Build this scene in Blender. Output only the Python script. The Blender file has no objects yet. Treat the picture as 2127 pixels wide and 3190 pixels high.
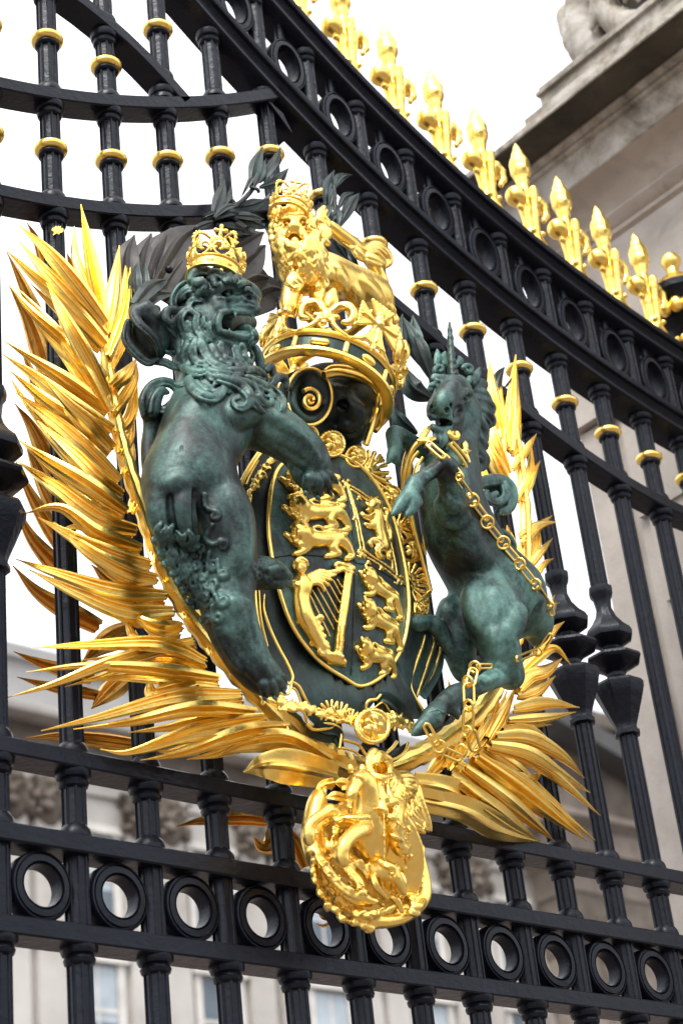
import bpy, bmesh, math, random
import numpy as np
from mathutils import Vector, Matrix
R_=math.radians
random.seed(7); rng=np.random.default_rng(7)
S=bpy.context.scene
COL=S.collection
# ---------------------------------------------------------------- camera
FPX=5848.03; W_,H_=2127,3190
CAM=np.array([-1.633,-2.6776,1.6])
PIT,YAW,ROL=.5053,.7578,-.1171
_cy,_sy,_cp,_sp=math.cos(YAW),math.sin(YAW),math.cos(PIT),math.sin(PIT)
FW=np.array([_sy*_cp,_cy*_cp,_sp]); _rt=np.array([_cy,-_sy,0.]); _up=np.cross(_rt,FW)
RT=math.cos(ROL)*_rt+math.sin(ROL)*_up; UP=-math.sin(ROL)*_rt+math.cos(ROL)*_up
cam=bpy.data.objects.new('camera',bpy.data.cameras.new('camera')); COL.objects.link(cam); S.camera=cam
cam.matrix_world=Matrix(((RT[0],UP[0],-FW[0],CAM[0]),(RT[1],UP[1],-FW[1],CAM[1]),(RT[2],UP[2],-FW[2],CAM[2]),(0,0,0,1)))
cam.data.sensor_fit='VERTICAL'; cam.data.sensor_height=36; cam.data.lens=FPX/H_*36
cam.data.clip_end=2000; cam.data.clip_start=.05
cam.data.dof.use_dof=True; cam.data.dof.focus_distance=3.85; cam.data.dof.aperture_fstop=4.6
def at(x,y,d=0.):
    """point of the plane d metres in front of the gate seen at photo position x,y"""
    v=FW*FPX+RT*(x-W_/2)+UP*(H_/2-y); return CAM+v*((-d-CAM[1])/v[1])
class Fr:
    """positions read in an enlarged crop of the photo: origin and magnification"""
    def __init__(s,x0,y0,k): s.x0,s.y0,s.k=x0,y0,k
    def p(s,x,y,d): return at(s.x0+x/s.k,s.y0+y/s.k,d)
    def r(s,P,r): return r/s.k*float((P-CAM)@FW)/FPX
# ---------------------------------------------------------------- materials
def mat(name):
    m=bpy.data.materials.new(name); m.use_nodes=True
    nt=m.node_tree; b=nt.nodes['Principled BSDF']; return m,nt,b
def N(nt,t,**k):
    n=nt.nodes.new(t)
    for a,v in k.items():
        if a in n.inputs: n.inputs[a].default_value=v
        else: setattr(n,a,v)
    return n
def noise(nt,scale,detail=4,rough=.55,vec=None,dist=0.):
    n=N(nt,'ShaderNodeTexNoise',Scale=scale,Detail=detail,Roughness=rough,Distortion=dist)
    if vec is None:
        tc=N(nt,'ShaderNodeNewGeometry'); vec=tc.outputs['Position']
    nt.links.new(vec,n.inputs['Vector']); return n.outputs['Fac']
def ramp(nt,fac,stops):
    r=N(nt,'ShaderNodeValToRGB'); e=r.color_ramp.elements
    while len(e)<len(stops): e.new(.5)
    for i,(p,c) in enumerate(stops):
        e[i].position=p; e[i].color=(*c,1) if len(c)==3 else c
    nt.links.new(fac,r.inputs['Fac']); return r.outputs['Color']
def bump(nt,b,h,strength=.3,dist=.01,prev=None):
    n=N(nt,'ShaderNodeBump',Strength=strength,Distance=dist); nt.links.new(h,n.inputs['Height'])
    if prev is not None: nt.links.new(prev,n.inputs['Normal'])
    nt.links.new(n.outputs['Normal'],b.inputs['Normal']); return n.outputs['Normal']
def rough(nt,b,fac,lo,hi):
    m=N(nt,'ShaderNodeMapRange'); m.inputs['To Min'].default_value=lo; m.inputs['To Max'].default_value=hi
    nt.links.new(fac,m.inputs['Value']); nt.links.new(m.outputs['Result'],b.inputs['Roughness'])
def mul(nt,a,bb,t='MULTIPLY',f=1.):
    n=N(nt,'ShaderNodeMix',data_type='RGBA',blend_type=t); n.inputs['Factor'].default_value=f
    for s,v in ((6,a),(7,bb)):
        if hasattr(v,'is_linked') or hasattr(v,'links'): nt.links.new(v,n.inputs[s])
        else: n.inputs[s].default_value=(*v,1)
    return n.outputs[2]
def m_gold(name,stops,r0,r1,bs):
    m,nt,b=mat(name); b.inputs['Metallic'].default_value=1
    f=noise(nt,26,6,.62); c=ramp(nt,f,stops)
    g=noise(nt,150,3); rough(nt,b,g,r0,r1)
    nt.links.new(c,b.inputs['Base Color'])
    n1=bump(nt,b,noise(nt,55,3),bs,.004); bump(nt,b,noise(nt,420,2),bs*.5,.0012,n1)
    return m
GOLD=m_gold('gold leaf',[(.25,(.72,.42,.08)),(.34,(.97,.65,.145)),(.55,(1.0,.725,.20)),(.75,(1.0,.78,.27))],.22,.40,.24)
GOLDB=m_gold('shaded gold leaf',[(.25,(.30,.15,.035)),(.4,(.75,.42,.10)),(.7,(.88,.54,.14))],.28,.5,.3)  # darker copy of the gold for the back fronds, their shade mixed into it
def m_black():
    m,nt,b=mat('black gloss paint')
    c=ramp(nt,noise(nt,9,5),[(.3,(.0036,.0042,.007)),(.7,(.0068,.0080,.0135))]); nt.links.new(c,b.inputs['Base Color'])
    b.inputs['Specular IOR Level'].default_value=.22; b.inputs['Specular Tint'].default_value=(.84,.89,1,1)
    rough(nt,b,noise(nt,40,4),.22,.42)
    n1=bump(nt,b,noise(nt,60,3,.5),.34,.004)
    mp=N(nt,'ShaderNodeMapping'); g=N(nt,'ShaderNodeNewGeometry'); nt.links.new(g.outputs['Position'],mp.inputs['Vector']); mp.inputs['Scale'].default_value=(.35,1,1)
    bump(nt,b,noise(nt,190,2,.5,mp.outputs['Vector']),.24,.002,n1)
    return m
BLACK=m_black()
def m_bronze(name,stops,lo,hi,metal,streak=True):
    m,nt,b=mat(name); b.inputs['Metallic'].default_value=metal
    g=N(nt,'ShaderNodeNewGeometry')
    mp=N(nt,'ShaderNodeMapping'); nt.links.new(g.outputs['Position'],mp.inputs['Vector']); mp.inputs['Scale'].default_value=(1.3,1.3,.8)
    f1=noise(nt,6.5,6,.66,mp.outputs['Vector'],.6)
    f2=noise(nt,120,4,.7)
    # pointiness: worn edges paler, hollows darker as shade put into the patina colour
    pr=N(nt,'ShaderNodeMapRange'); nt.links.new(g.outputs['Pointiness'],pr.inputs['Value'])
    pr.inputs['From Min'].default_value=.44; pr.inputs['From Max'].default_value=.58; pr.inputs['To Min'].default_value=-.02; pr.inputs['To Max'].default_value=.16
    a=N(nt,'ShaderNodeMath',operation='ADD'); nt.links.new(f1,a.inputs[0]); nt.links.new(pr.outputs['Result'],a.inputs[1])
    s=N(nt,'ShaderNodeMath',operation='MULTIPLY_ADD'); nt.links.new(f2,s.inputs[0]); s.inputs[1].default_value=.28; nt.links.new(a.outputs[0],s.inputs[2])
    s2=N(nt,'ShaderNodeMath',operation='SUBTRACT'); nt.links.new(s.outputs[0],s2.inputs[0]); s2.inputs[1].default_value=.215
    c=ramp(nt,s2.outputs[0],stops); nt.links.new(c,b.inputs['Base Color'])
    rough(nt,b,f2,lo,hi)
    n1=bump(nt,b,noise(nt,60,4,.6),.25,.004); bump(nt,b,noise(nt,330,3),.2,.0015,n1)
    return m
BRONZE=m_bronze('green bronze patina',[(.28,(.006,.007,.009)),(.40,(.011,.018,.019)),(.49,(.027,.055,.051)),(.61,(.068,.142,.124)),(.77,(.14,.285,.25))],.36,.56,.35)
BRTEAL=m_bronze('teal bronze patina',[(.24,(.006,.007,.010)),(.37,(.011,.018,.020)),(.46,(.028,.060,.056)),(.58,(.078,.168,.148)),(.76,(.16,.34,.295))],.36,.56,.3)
BRDARK=m_bronze('dark bronze',[(.28,(.004,.006,.006)),(.46,(.009,.018,.017)),(.64,(.022,.055,.048)),(.82,(.055,.13,.11))],.3,.5,.35)
BRBROWN=m_bronze('brown bronze',[(.3,(.009,.008,.0075)),(.5,(.028,.024,.022)),(.75,(.055,.048,.044))],.38,.55,.3)
def m_stone(name,stops,grime,gs,bs=.25,sc=5.):
    m,nt,b=mat(name)
    c=ramp(nt,noise(nt,sc,6,.62),stops)
    g=ramp(nt,noise(nt,gs,7,.7,None,.4),grime)
    c=mul(nt,c,g); nt.links.new(c,b.inputs['Base Color']); b.inputs['Roughness'].default_value=.85
    n1=bump(nt,b,noise(nt,30,5,.65),bs,.01); bump(nt,b,noise(nt,220,3),bs*.7,.003,n1)
    return m
STONE=m_stone('pale portland stone',[(.3,(.33,.30,.27)),(.7,(.45,.415,.38))],[(.28,(.55,.52,.50)),(.45,(1,1,1))],2.5)
STONEG=m_stone('weathered grimy stone',[(.3,(.38,.36,.33)),(.7,(.55,.53,.49))],[(.33,(.16,.155,.13)),(.46,(.66,.62,.56)),(.56,(1,1,1))],3.2,.4)
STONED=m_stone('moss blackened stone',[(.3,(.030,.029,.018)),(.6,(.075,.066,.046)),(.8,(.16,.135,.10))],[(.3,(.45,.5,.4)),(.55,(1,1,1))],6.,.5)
STONEB=m_stone('brown stained stone',[(.3,(.31,.265,.225)),(.7,(.40,.35,.30))],[(.28,(.62,.6,.58)),(.5,(1,1,1))],4.,.3)
FACADE=m_stone('palace ashlar',[(.35,(.42,.40,.375)),(.65,(.53,.51,.48))],[(.35,(.72,.70,.68)),(.55,(1,1,1))],.22,.1,.3)
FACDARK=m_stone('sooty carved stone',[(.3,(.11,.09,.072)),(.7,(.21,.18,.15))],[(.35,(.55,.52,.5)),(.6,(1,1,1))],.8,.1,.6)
FACBROWN=m_stone('brown sooted ashlar',[(.35,(.19,.16,.135)),(.65,(.32,.275,.235))],[(.35,(.55,.52,.5)),(.6,(1,1,1))],.5,.1,.4)
ATTIC=m_stone('grey attic stone',[(.3,(.30,.30,.30)),(.7,(.38,.38,.375))],[(.3,(.8,.8,.8)),(.6,(1,1,1))],.3,.1,.4)
SLATE=m_stone('grey roof lead',[(.3,(.055,.056,.058)),(.7,(.09,.09,.092))],[(.3,(.8,.8,.8)),(.6,(1,1,1))],.3,.1,.4)
def m_simple(n,c,r,metal=0.):
    m,nt,b=mat(n); b.inputs['Base Color'].default_value=(*c,1); b.inputs['Roughness'].default_value=r; b.inputs['Metallic'].default_value=metal
    cc=ramp(nt,noise(nt,1.5,4),[(.3,tuple(x*.8 for x in c)),(.7,tuple(min(1,x*1.1) for x in c))]); nt.links.new(cc,b.inputs['Base Color']); return m
GLASS=m_simple('window glass',(.10,.13,.16),.08)
BLIND=m_simple('pale blue blind',(.40,.46,.51),.5)
WHITEP=m_simple('white window paint',(.62,.6,.56),.5)
GROUNDM=m_simple('pink asphalt',(.10,.08,.075),.85)
PAVEM=m_simple('pavement stone',(.17,.135,.12),.85)
# ---------------------------------------------------------------- objects
def tag(o,label=None,cat=None,group=None,kind=None):
    if label: o['label']=label
    if cat: o['category']=cat
    if group: o['group']=group
    if kind: o['kind']=kind
    return o
def link(o,parent=None):
    COL.objects.link(o)
    if parent is not None: o.parent=parent; o.matrix_parent_inverse=parent.matrix_world.inverted() if False else Matrix.Translation(-Vector(parent.location))
    return o
def thing(name,loc,label,cat,group=None,kind=None):
    o=bpy.data.objects.new(name,None); o.location=Vector(loc); o.empty_display_size=.05; COL.objects.link(o)
    return tag(o,label,cat,group,kind)
def mesh_obj(name,verts,faces,m,parent=None,sharp=None,smooth=True):
    me=bpy.data.meshes.new(name)
    if isinstance(faces,np.ndarray):
        nv,nf=len(verts),len(faces); k=faces.shape[1]
        me.vertices.add(nv); me.vertices.foreach_set('co',np.ascontiguousarray(verts,dtype=np.float32).ravel())
        me.loops.add(nf*k); me.loops.foreach_set('vertex_index',np.ascontiguousarray(faces,dtype=np.int32).ravel())
        me.polygons.add(nf); me.polygons.foreach_set('loop_start',np.arange(0,nf*k,k,dtype=np.int32)); 
        me.update(calc_edges=True)
    else:
        me.from_pydata([tuple(map(float,v)) for v in verts],[],faces); me.update()
    if smooth:
        me.polygons.foreach_set('use_smooth',np.ones(len(me.polygons),dtype=bool))
        if sharp: me.set_sharp_from_angle(angle=R_(sharp))
    me.materials.append(m)
    o=bpy.data.objects.new(name,me); return link(o,parent)
class MB:
    """collects shapes that become one mesh"""
    def __init__(s): s.v=[]; s.f=[]
    def add(s,v,f):
        b=len(s.v); s.v+= [tuple(map(float,q)) for q in v]; s.f+=[tuple(i+b for i in q) for q in f]
    def grid(s,G,cu=False,cv=False,caps=False):
        nu,nv=len(G),len(G[0]); b=len(s.v)
        for r in G:
            for q in r: s.v.append((float(q[0]),float(q[1]),float(q[2])))
        for i in range(nu if cu else nu-1):
            for j in range(nv if cv else nv-1):
                i2,j2=(i+1)%nu,(j+1)%nv
                s.f.append((b+i*nv+j,b+i*nv+j2,b+i2*nv+j2,b+i2*nv+j))
        if caps and cv:
            s.f.append(tuple(b+j for j in range(nv))[::-1]); s.f.append(tuple(b+(nu-1)*nv+j for j in range(nv)))
    def box(s,a,b):
        x0,y0,z0=a; x1,y1,z1=b
        s.add([(x0,y0,z0),(x1,y0,z0),(x1,y1,z0),(x0,y1,z0),(x0,y0,z1),(x1,y0,z1),(x1,y1,z1),(x0,y1,z1)],[(3,2,1,0),(4,5,6,7),(0,1,5,4),(1,2,6,5),(2,3,7,6),(3,0,4,7)])
    def lathe(s,prof,c,n=16,rot=0.,sx=1.,sy=1.,caps=True):
        """prof: (r,z) list about the vertical line at c"""
        G=[[(c[0]+sx*r*math.cos(rot+2*math.pi*j/n),c[1]+sy*r*math.sin(rot+2*math.pi*j/n),z) for j in range(n)] for r,z in prof]
        s.grid(G,cv=True,caps=caps)
    def tube(s,pts,rad,n=8,caps=True,flat=1.,nrm=None):
        pts=[np.array(p,float) for p in pts]; G=[]
        if not hasattr(rad,'__len__'): rad=[rad]*len(pts)
        ref=None
        for i,p in enumerate(pts):
            t=pts[min(i+1,len(pts)-1)]-pts[max(i-1,0)]; t=t/(np.linalg.norm(t)+1e-12)
            if nrm is not None: a=np.cross(t,nrm)
            else:
                if ref is None: ref=np.array([0,0,1.]) if abs(t[2])<.9 else np.array([1.,0,0])
                a=np.cross(t,ref)
            a=a/(np.linalg.norm(a)+1e-12); b=np.cross(a,t)
            if nrm is None: ref=b
            G.append([p+rad[i]*(a*math.cos(2*math.pi*j/n)+flat*b*math.sin(2*math.pi*j/n)) for j in range(n)])
        s.grid(G,cv=True,caps=caps)
    def ball(s,c,r,n=10,sc=(1,1,1)):
        G=[[(c[0]+sc[0]*r*math.sin(a)*math.cos(2*math.pi*j/n),c[1]+sc[1]*r*math.sin(a)*math.sin(2*math.pi*j/n),c[2]+sc[2]*r*math.cos(a)) for j in range(n)] for a in [math.pi*(i+.02)/(n//2+.04) for i in range(n//2+1)]]
        s.grid(G,cv=True,caps=True)
    def build(s,name,m,parent=None,sharp=35,smooth=True): return mesh_obj(name,s.v,s.f,m,parent,sharp,smooth)
def catmull(P,n=8):
    """smooth line through rows of numbers"""
    P=np.array(P,float); Q=np.vstack([2*P[0]-P[1],P,2*P[-1]-P[-2]]); out=[]
    for i in range(1,len(Q)-2):
        a,b,c,d=Q[i-1],Q[i],Q[i+1],Q[i+2]
        for k in range(n):
            t=k/n; out.append(.5*((2*b)+(c-a)*t+(2*a-5*b+4*c-d)*t*t+(3*b-a-3*c+d)*t**3))
    out.append(P[-1]); return np.array(out)
# ================================================================ sculpting engine (distance fields turned into surfaces)
class Sdf:
    def __init__(s,vox,k=.01): s.vox=vox; s.k=k; s.P=[]
    def cone(s,a,b,ra,rb,k=None,sub=False): s.P.append(('c',np.array(a,float),np.array(b,float),ra,rb,s.k if k is None else k,sub)); return s
    def ball(s,a,r,k=None,sub=False): return s.cone(a,np.array(a,float)+1e-5,r,r,k,sub)
    def chain(s,pts,k=None,n=1,sub=False):
        """pts rows (x,y,z,r)"""
        pts=catmull(pts,n) if n>1 else np.array(pts,float)
        for a,b in zip(pts[:-1],pts[1:]): s.cone(a[:3],b[:3],a[3],b[3],k,sub)
        return s
    def ell(s,c,M,k=None,sub=False):
        """M columns: three half-axes"""
        s.P.append(('e',np.array(c,float),np.array(M,float),None,None,s.k if k is None else k,sub)); return s
    def freeze(s):
        s.g=s.field(); return s
    def onto(s,P):
        """distance along the sight line at which each point's line first meets the frozen surface (nan: never)"""
        F,lo,v=s.g; P=np.asarray(P,float); V=P-CAM; L=np.linalg.norm(V,axis=1); V/=L[:,None]
        c=lo+v*np.array(F.shape)/2; R0=v*np.linalg.norm(F.shape)/2; tc=float(np.linalg.norm(c-CAM))
        T=np.arange(tc-R0,tc+R0,v*.5)
        I=np.rint(((CAM+V[:,None,:]*T[None,:,None])-lo)/v).astype(int)
        ok=((I>=0)&(I<np.array(F.shape))).all(2); I=np.clip(I,0,np.array(F.shape)-1)
        f=np.where(ok,F[I[...,0],I[...,1],I[...,2]],1.)
        hit=f<0; a=hit.argmax(1); t=np.where(hit.any(1),T[a]+np.take_along_axis(f,a[:,None],1)[:,0],np.nan)
        return t,V,L
    # --- the same, placed from readings in a photo crop; snap: how far (in radii) the centre line is sunk in the surface
    def fchain(s,f,pts,k=None,n=3,sub=False,snap=None):
        Q=catmull(pts,n) if n>1 else np.array(pts,float); L=[]
        for x,y,d,r in Q:
            p=f.p(x,y,d); L.append([*p,f.r(p,max(r,.5))])
        L=np.array(L)
        if snap is not None:
            t,V,L0=s.onto(L[:,:3]); g=~np.isnan(t)
            if g.any():
                i=np.arange(len(t)); off=np.interp(i,i[g],(t-L0)[g])
                L[:,:3]=CAM+V*(L0+off+snap*L[:,3])[:,None]
        return s.chain(L,k,1,sub)
    def fell(s,f,x,y,d,rx,ry,rd,ang=0.,k=None,sub=False,yaw=0.,pitch=0.,snap=None):
        p=f.p(x,y,d); u=f.r(p,1.); a=R_(ang)
        X=RT*math.cos(a)-UP*math.sin(a); Y=RT*math.sin(a)+UP*math.cos(a); Z=-FW
        if yaw: c,t=math.cos(R_(yaw)),math.sin(R_(yaw)); X,Z=X*c+Z*t,Z*c-X*t
        if pitch: c,t=math.cos(R_(pitch)),math.sin(R_(pitch)); Y,Z=Y*c+Z*t,Z*c-Y*t
        if snap is not None:
            t,V,L=s.onto([p])
            if not np.isnan(t[0]): p=CAM+V[0]*(t[0]+snap*rd*u)
        return s.ell(p,np.array([X*rx*u,Y*ry*u,Z*rd*u]).T,k,sub)
    def fball(s,f,x,y,d,r,k=None,sub=False,snap=None):
        return s.fchain(f,[(x,y,d,r),(x+.01,y,d,r)],k,1,sub,snap)
    def mesh(s):
        return nets(*s.field())
    def field(s):
        v=s.vox; lo=np.full(3,1e9); hi=-lo; bb=[]
        for t,a,b,ra,rb,k,sub in s.P:
            if t=='c':
                r=max(ra,rb); l=np.minimum(a,b)-r; h=np.maximum(a,b)+r
            else:
                e=np.sqrt((b**2).sum(1)); l=a-e; h=a+e
            bb.append((l-k-2*v,h+k+2*v))
            if not sub: lo=np.minimum(lo,l); hi=np.maximum(hi,h)
        lo=lo-3*v; n=np.ceil((hi-lo)/v).astype(int)+4
        F=np.full(n,.08,np.float32)
        ax=[(lo[i]+v*np.arange(n[i])).astype(np.float32) for i in range(3)]
        for (t,a,b,ra,rb,k,sub),(l,h) in zip(s.P,bb):
            i0=np.clip(np.floor((l-lo)/v).astype(int),0,n); i1=np.clip(np.ceil((h-lo)/v).astype(int)+1,0,n)
            if (i1<=i0).any(): continue
            sl=tuple(slice(p,q) for p,q in zip(i0,i1))
            X=ax[0][sl[0]][:,None,None]; Y=ax[1][sl[1]][None,:,None]; Z=ax[2][sl[2]][None,None,:]
            if t=='c':
                ba=(b-a).astype(np.float32); q=float(ba@ba)+1e-12
                x,y,z=X-np.float32(a[0]),Y-np.float32(a[1]),Z-np.float32(a[2])
                h_=np.clip((x*ba[0]+y*ba[1]+z*ba[2])/np.float32(q),0,1)
                D=np.sqrt((x-h_*ba[0])**2+(y-h_*ba[1])**2+(z-h_*ba[2])**2)-(np.float32(ra)+h_*np.float32(rb-ra))
            else:
                I=np.linalg.inv(b).astype(np.float32); J=(I.T@I)
                x,y,z=X-np.float32(a[0]),Y-np.float32(a[1]),Z-np.float32(a[2])
                p0=I[0,0]*x+I[0,1]*y+I[0,2]*z; p1=I[1,0]*x+I[1,1]*y+I[1,2]*z; p2=I[2,0]*x+I[2,1]*y+I[2,2]*z
                k0=np.sqrt(p0**2+p1**2+p2**2)+1e-6
                g0=J[0,0]*x+J[0,1]*y+J[0,2]*z; g1=J[1,0]*x+J[1,1]*y+J[1,2]*z; g2=J[2,0]*x+J[2,1]*y+J[2,2]*z
                D=(k0-1)*k0/(np.sqrt(g0**2+g1**2+g2**2)+1e-6)
            B=F[sl]; k=max(k,1e-5)
            if sub:
                hh=np.maximum(k-np.abs(B+D),0)/k; F[sl]=np.maximum(B,-D)+hh*hh*(k*.25)
            else:
                hh=np.maximum(k-np.abs(B-D),0)/k; F[sl]=np.minimum(B,D)-hh*hh*(k*.25)
        return F,lo,v
    def build(s,name,m,parent=None,sharp=None):
        v,f=s.mesh(); return mesh_obj(name,v,f,m,parent,sharp)
def nets(F,lo,v):
    """surface through the zero level of F"""
    ins=F<0
    nx,ny,nz=F.shape
    c=[ins[i:nx-1+i,j:ny-1+j,k:nz-1+k] for i in(0,1) for j in(0,1) for k in(0,1)]
    cnt=sum(q.astype(np.uint8) for q in c)
    cell=np.argwhere((cnt>0)&(cnt<8))
    idx=-np.ones((nx-1,ny-1,nz-1),np.int32); idx[cell[:,0],cell[:,1],cell[:,2]]=np.arange(len(cell))
    acc=np.zeros((len(cell),3)); num=np.zeros(len(cell))
    cv={}
    for i in(0,1):
        for j in(0,1):
            for k in(0,1): cv[i,j,k]=F[cell[:,0]+i,cell[:,1]+j,cell[:,2]+k]
    for a in range(3):
        o=[q for q in range(3) if q!=a]
        for p in(0,1):
            for q in(0,1):
                e=[0,0,0]; e[o[0]]=p; e[o[1]]=q; e2=list(e); e2[a]=1
                f0,f1=cv[tuple(e)],cv[tuple(e2)]; s=(f0<0)!=(f1<0)
                t=np.where(s,f0/np.where(s,f0-f1,1),0)
                pt=np.tile(np.array(e,float),(len(cell),1)); pt[:,a]=t
                acc[s]+=pt[s]; num[s]+=1
    V=lo+v*(cell+acc/num[:,None])
    Q=[]
    for a in range(3):
        sl0=[slice(None)]*3; sl1=[slice(None)]*3; sl0[a]=slice(0,-1); sl1[a]=slice(1,None)
        A,B=ins[tuple(sl0)],ins[tuple(sl1)]
        E=np.argwhere(A!=B); u,w=(a+1)%3,(a+2)%3
        E=E[(E[:,u]>0)&(E[:,w]>0)]
        def g(du,dw):
            q=E.copy(); q[:,u]-=du; q[:,w]-=dw; ok=np.minimum(q,np.array(idx.shape)-1); return idx[ok[:,0],ok[:,1],ok[:,2]]
        q=np.stack([g(1,1),g(0,1),g(0,0),g(1,0)],1)
        fl=A[E[:,0],E[:,1],E[:,2]]; q=np.where(fl[:,None],q,q[:,::-1]); Q.append(q)
    Q=np.vstack(Q); Q=Q[(Q>=0).all(1)]
    return V,Q
# ================================================================ the gate
SP=.16; T=.0337
pA1=np.poly1d([.2703,.2434,4.4527]); pA2=np.poly1d([.2582,.1909,4.1571]); pD1=np.poly1d([-.8827,.1264,4.845])
pT1=np.poly1d([-.0208,.2837,-1.111,5.6078]); pT2=np.poly1d([-.0387,.3881,-1.3399,6.068]); pU=np.poly1d([.132,-.46,.0983,4.5989])
pRG=np.poly1d([-.0386,.3577,-1.2189,5.7677])
Z0=2.6595
RZ={'r3':(Z0-.0985,Z0-.0645),'r2':(Z0+.0648,Z0+.0993),'r1':(Z0+.2248,Z0+.2575)}
gate=thing('gate',(1.05,0,0),'tall black painted iron gate with rings, gilt collars and a sweeping gilt-tipped top rail','gate')
XL,XR=-.5,2.40
def sweep(name,xs,fz,prof,m=BLACK):
    """prof: closed loop of (along the curve's normal, depth) swept along z=fz(x)"""
    mb=MB(); G=[]
    for x in xs:
        dz=(fz(x+.004)-fz(x-.004))/.008; n=np.array([-dz,1.])/math.hypot(dz,1)
        G.append([(x+n[0]*a,-d,fz(x)+n[1]*a) for a,d in prof])
    mb.grid(G,cv=True,caps=True); return mb.build(name,m,gate)
def rect(h,t,e=.003): return [(-h+e,-t),(-h,-t+e),(-h,t-e),(-h+e,t),(-e,t),(0,t-e),(0,-t+e),(-e,-t)]
for k in RZ:
    a,b=RZ[k]
    sweep('rail',np.linspace(XL,XR,30),lambda x,b=b:b,rect(b-a,T))
sweep('curved_rail',np.linspace(-.5,.83,34),pA1,rect(.034,T))
sweep('curved_rail',np.linspace(-.5,.80,34),pA2,rect(.034,T))
sweep('brace_rail',np.linspace(-.3,.54,16),pD1,rect(.034,T))
sweep('curved_rail',np.linspace(.76,XR,40),pU,rect(.034,T))
big=[(-.062,-.05),(-.062,.034),(-.058,.040),(-.050,.040),(-.046,.034),(-.040,.030),(-.030,.033),(-.021,.042),(-.0195,.052),(-.0165,.054),(-.002,.054),(0,.052),(0,-.054),(-.0195,-.054),(-.03,-.035),(-.045,-.032)]
sweep('top_rail',np.linspace(-.3,XR,60),pT1,big)
sweep('top_rail',np.linspace(-.3,XR,60),pT2,big)
def crossings(x):
    """heights of the rails a bar at x meets: (underside, top)"""
    L=[RZ['r3'],RZ['r2'],RZ['r1']]
    def two(f,h=.034):
        s=math.sqrt(1+((f(x+.01)-f(x-.01))/.02)**2); return (f(x)-h*s,f(x))
    if x<.79: L.append(two(pA2))
    if x<.80: L.append(two(pA1))
    if x<.50: L.append(two(pD1))
    if x>.79: L.append(two(pU))
    L.append(two(pT1,.062)); L.append(two(pT2,.062)); return L
BR=.0205
knop=[(1.0,3.72),(1.0,3.664),(1.38,3.660),(1.42,3.650),(1.36,3.638),(1.06,3.628),(1.0,3.60),(1.25,3.575),(1.9,3.553),(2.55,3.538),(2.78,3.526),(2.7,3.515),(1.9,3.503),(1.15,3.493),(1.05,3.485),(1.15,3.478),(1.9,3.472),(3.1,3.464),(3.2,3.457),(3.05,3.450),(2.3,3.440),(1.5,3.430),(1.1,3.421),(1.08,3.412),(1.4,3.404),(2.7,3.394),(2.92,3.386),(2.88,3.374),(2.5,3.352),(1.9,3.318),(1.35,3.288),(1.2,3.277),(1.25,3.272),(1.45,3.268),(1.45,3.258),(1.0,3.254)]
def bead(mb,c,zu,up=False):
    if up: P=[(1.0,.026),(1.15,.022),(1.42,.014),(1.5,.006),(1.5,0.)]; pr=[(BR*r,zu+dz) for r,dz in P]
    else: P=[(1.62,.004),(1.62,-.006),(1.5,-.012),(1.25,-.0145),(1.3,-.017),(1.4,-.021),(1.3,-.028),(1.02,-.032)]; pr=[(BR*r,zu+dz) for r,dz in P]
    mb.lathe(pr,c,20)
COLLARZ={1:(4.660,4.341),2:(4.664,4.384),3:(4.864,4.456),4:(4.542,),5:(4.622,)}
def bar(k):
    x=k*SP; mb=MB(); cr=crossings(x); c=(x,0)
    top=cr[-1][0]+.01; bot=.12
    o=math.pi/8
    if k in(-1,0,10,11):
        mb.lathe([(BR*1.0,bot)]+[(BR*r*(1.08 if 1.04<r<3.3 else 1),z) for r,z in reversed(knop)]+[(BR*1.0,top)],c,8,o)
    elif k==15: mb.lathe([(.045,bot),(.045,top+.05)],c,8,o)
    else: mb.lathe([(BR,bot),(BR,top)],c,8,o)
    # fine fluting strips along the faces
    for j in range(8):
        a=o+2*math.pi*j/8; px,py=x+BR*.985*math.cos(a),BR*.985*math.sin(a)
        if k not in(15,): mb.lathe([(.0032,bot),(.0032,3.256)],(px,py),6); mb.lathe([(.0032,3.662),(.0032,top)],(px,py),6)
        if k not in(-1,0,10,11,15): mb.lathe([(.0032,3.256),(.0032,3.662)],(px,py),6)
    for i,(zu,zt) in enumerate(cr):
        if i==1: # under rail above ring frieze: none
            bead(mb,c,zt,True); continue
        bead(mb,c,zu)
        if i!=0 and i!=len(cr)-1 and not (i==len(cr)-2): bead(mb,c,zt,True)
    b=mb.build('bar',BLACK,gate,30)
    zs=COLLARZ.get(k)
    if zs is None:
        if x>.9: a,q=pU(x),pT1(x)-.066; zs=((a+q)/2+.005,)
        elif k==0: zs=(4.62,4.31)
        else: zs=()
    for z in zs:
        m=MB(); t=[(BR*1.0+.017*math.cos(q),z+.0125*math.sin(q)) for q in np.linspace(-2.2,2.2,12)]
        m.lathe(t,c,24,caps=False)
        g=m.build('collar',GOLD,b,60)
        m=MB(); m.lathe([(BR*1.0,z-.024),(BR*1.35,z-.02),(BR*1.4,z-.014),(BR*1.1,z-.008)],c,20); 
        n=m.build('collar_seat',BLACK,b,60)
    return b
for k in range(-2,16): bar(k)
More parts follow.
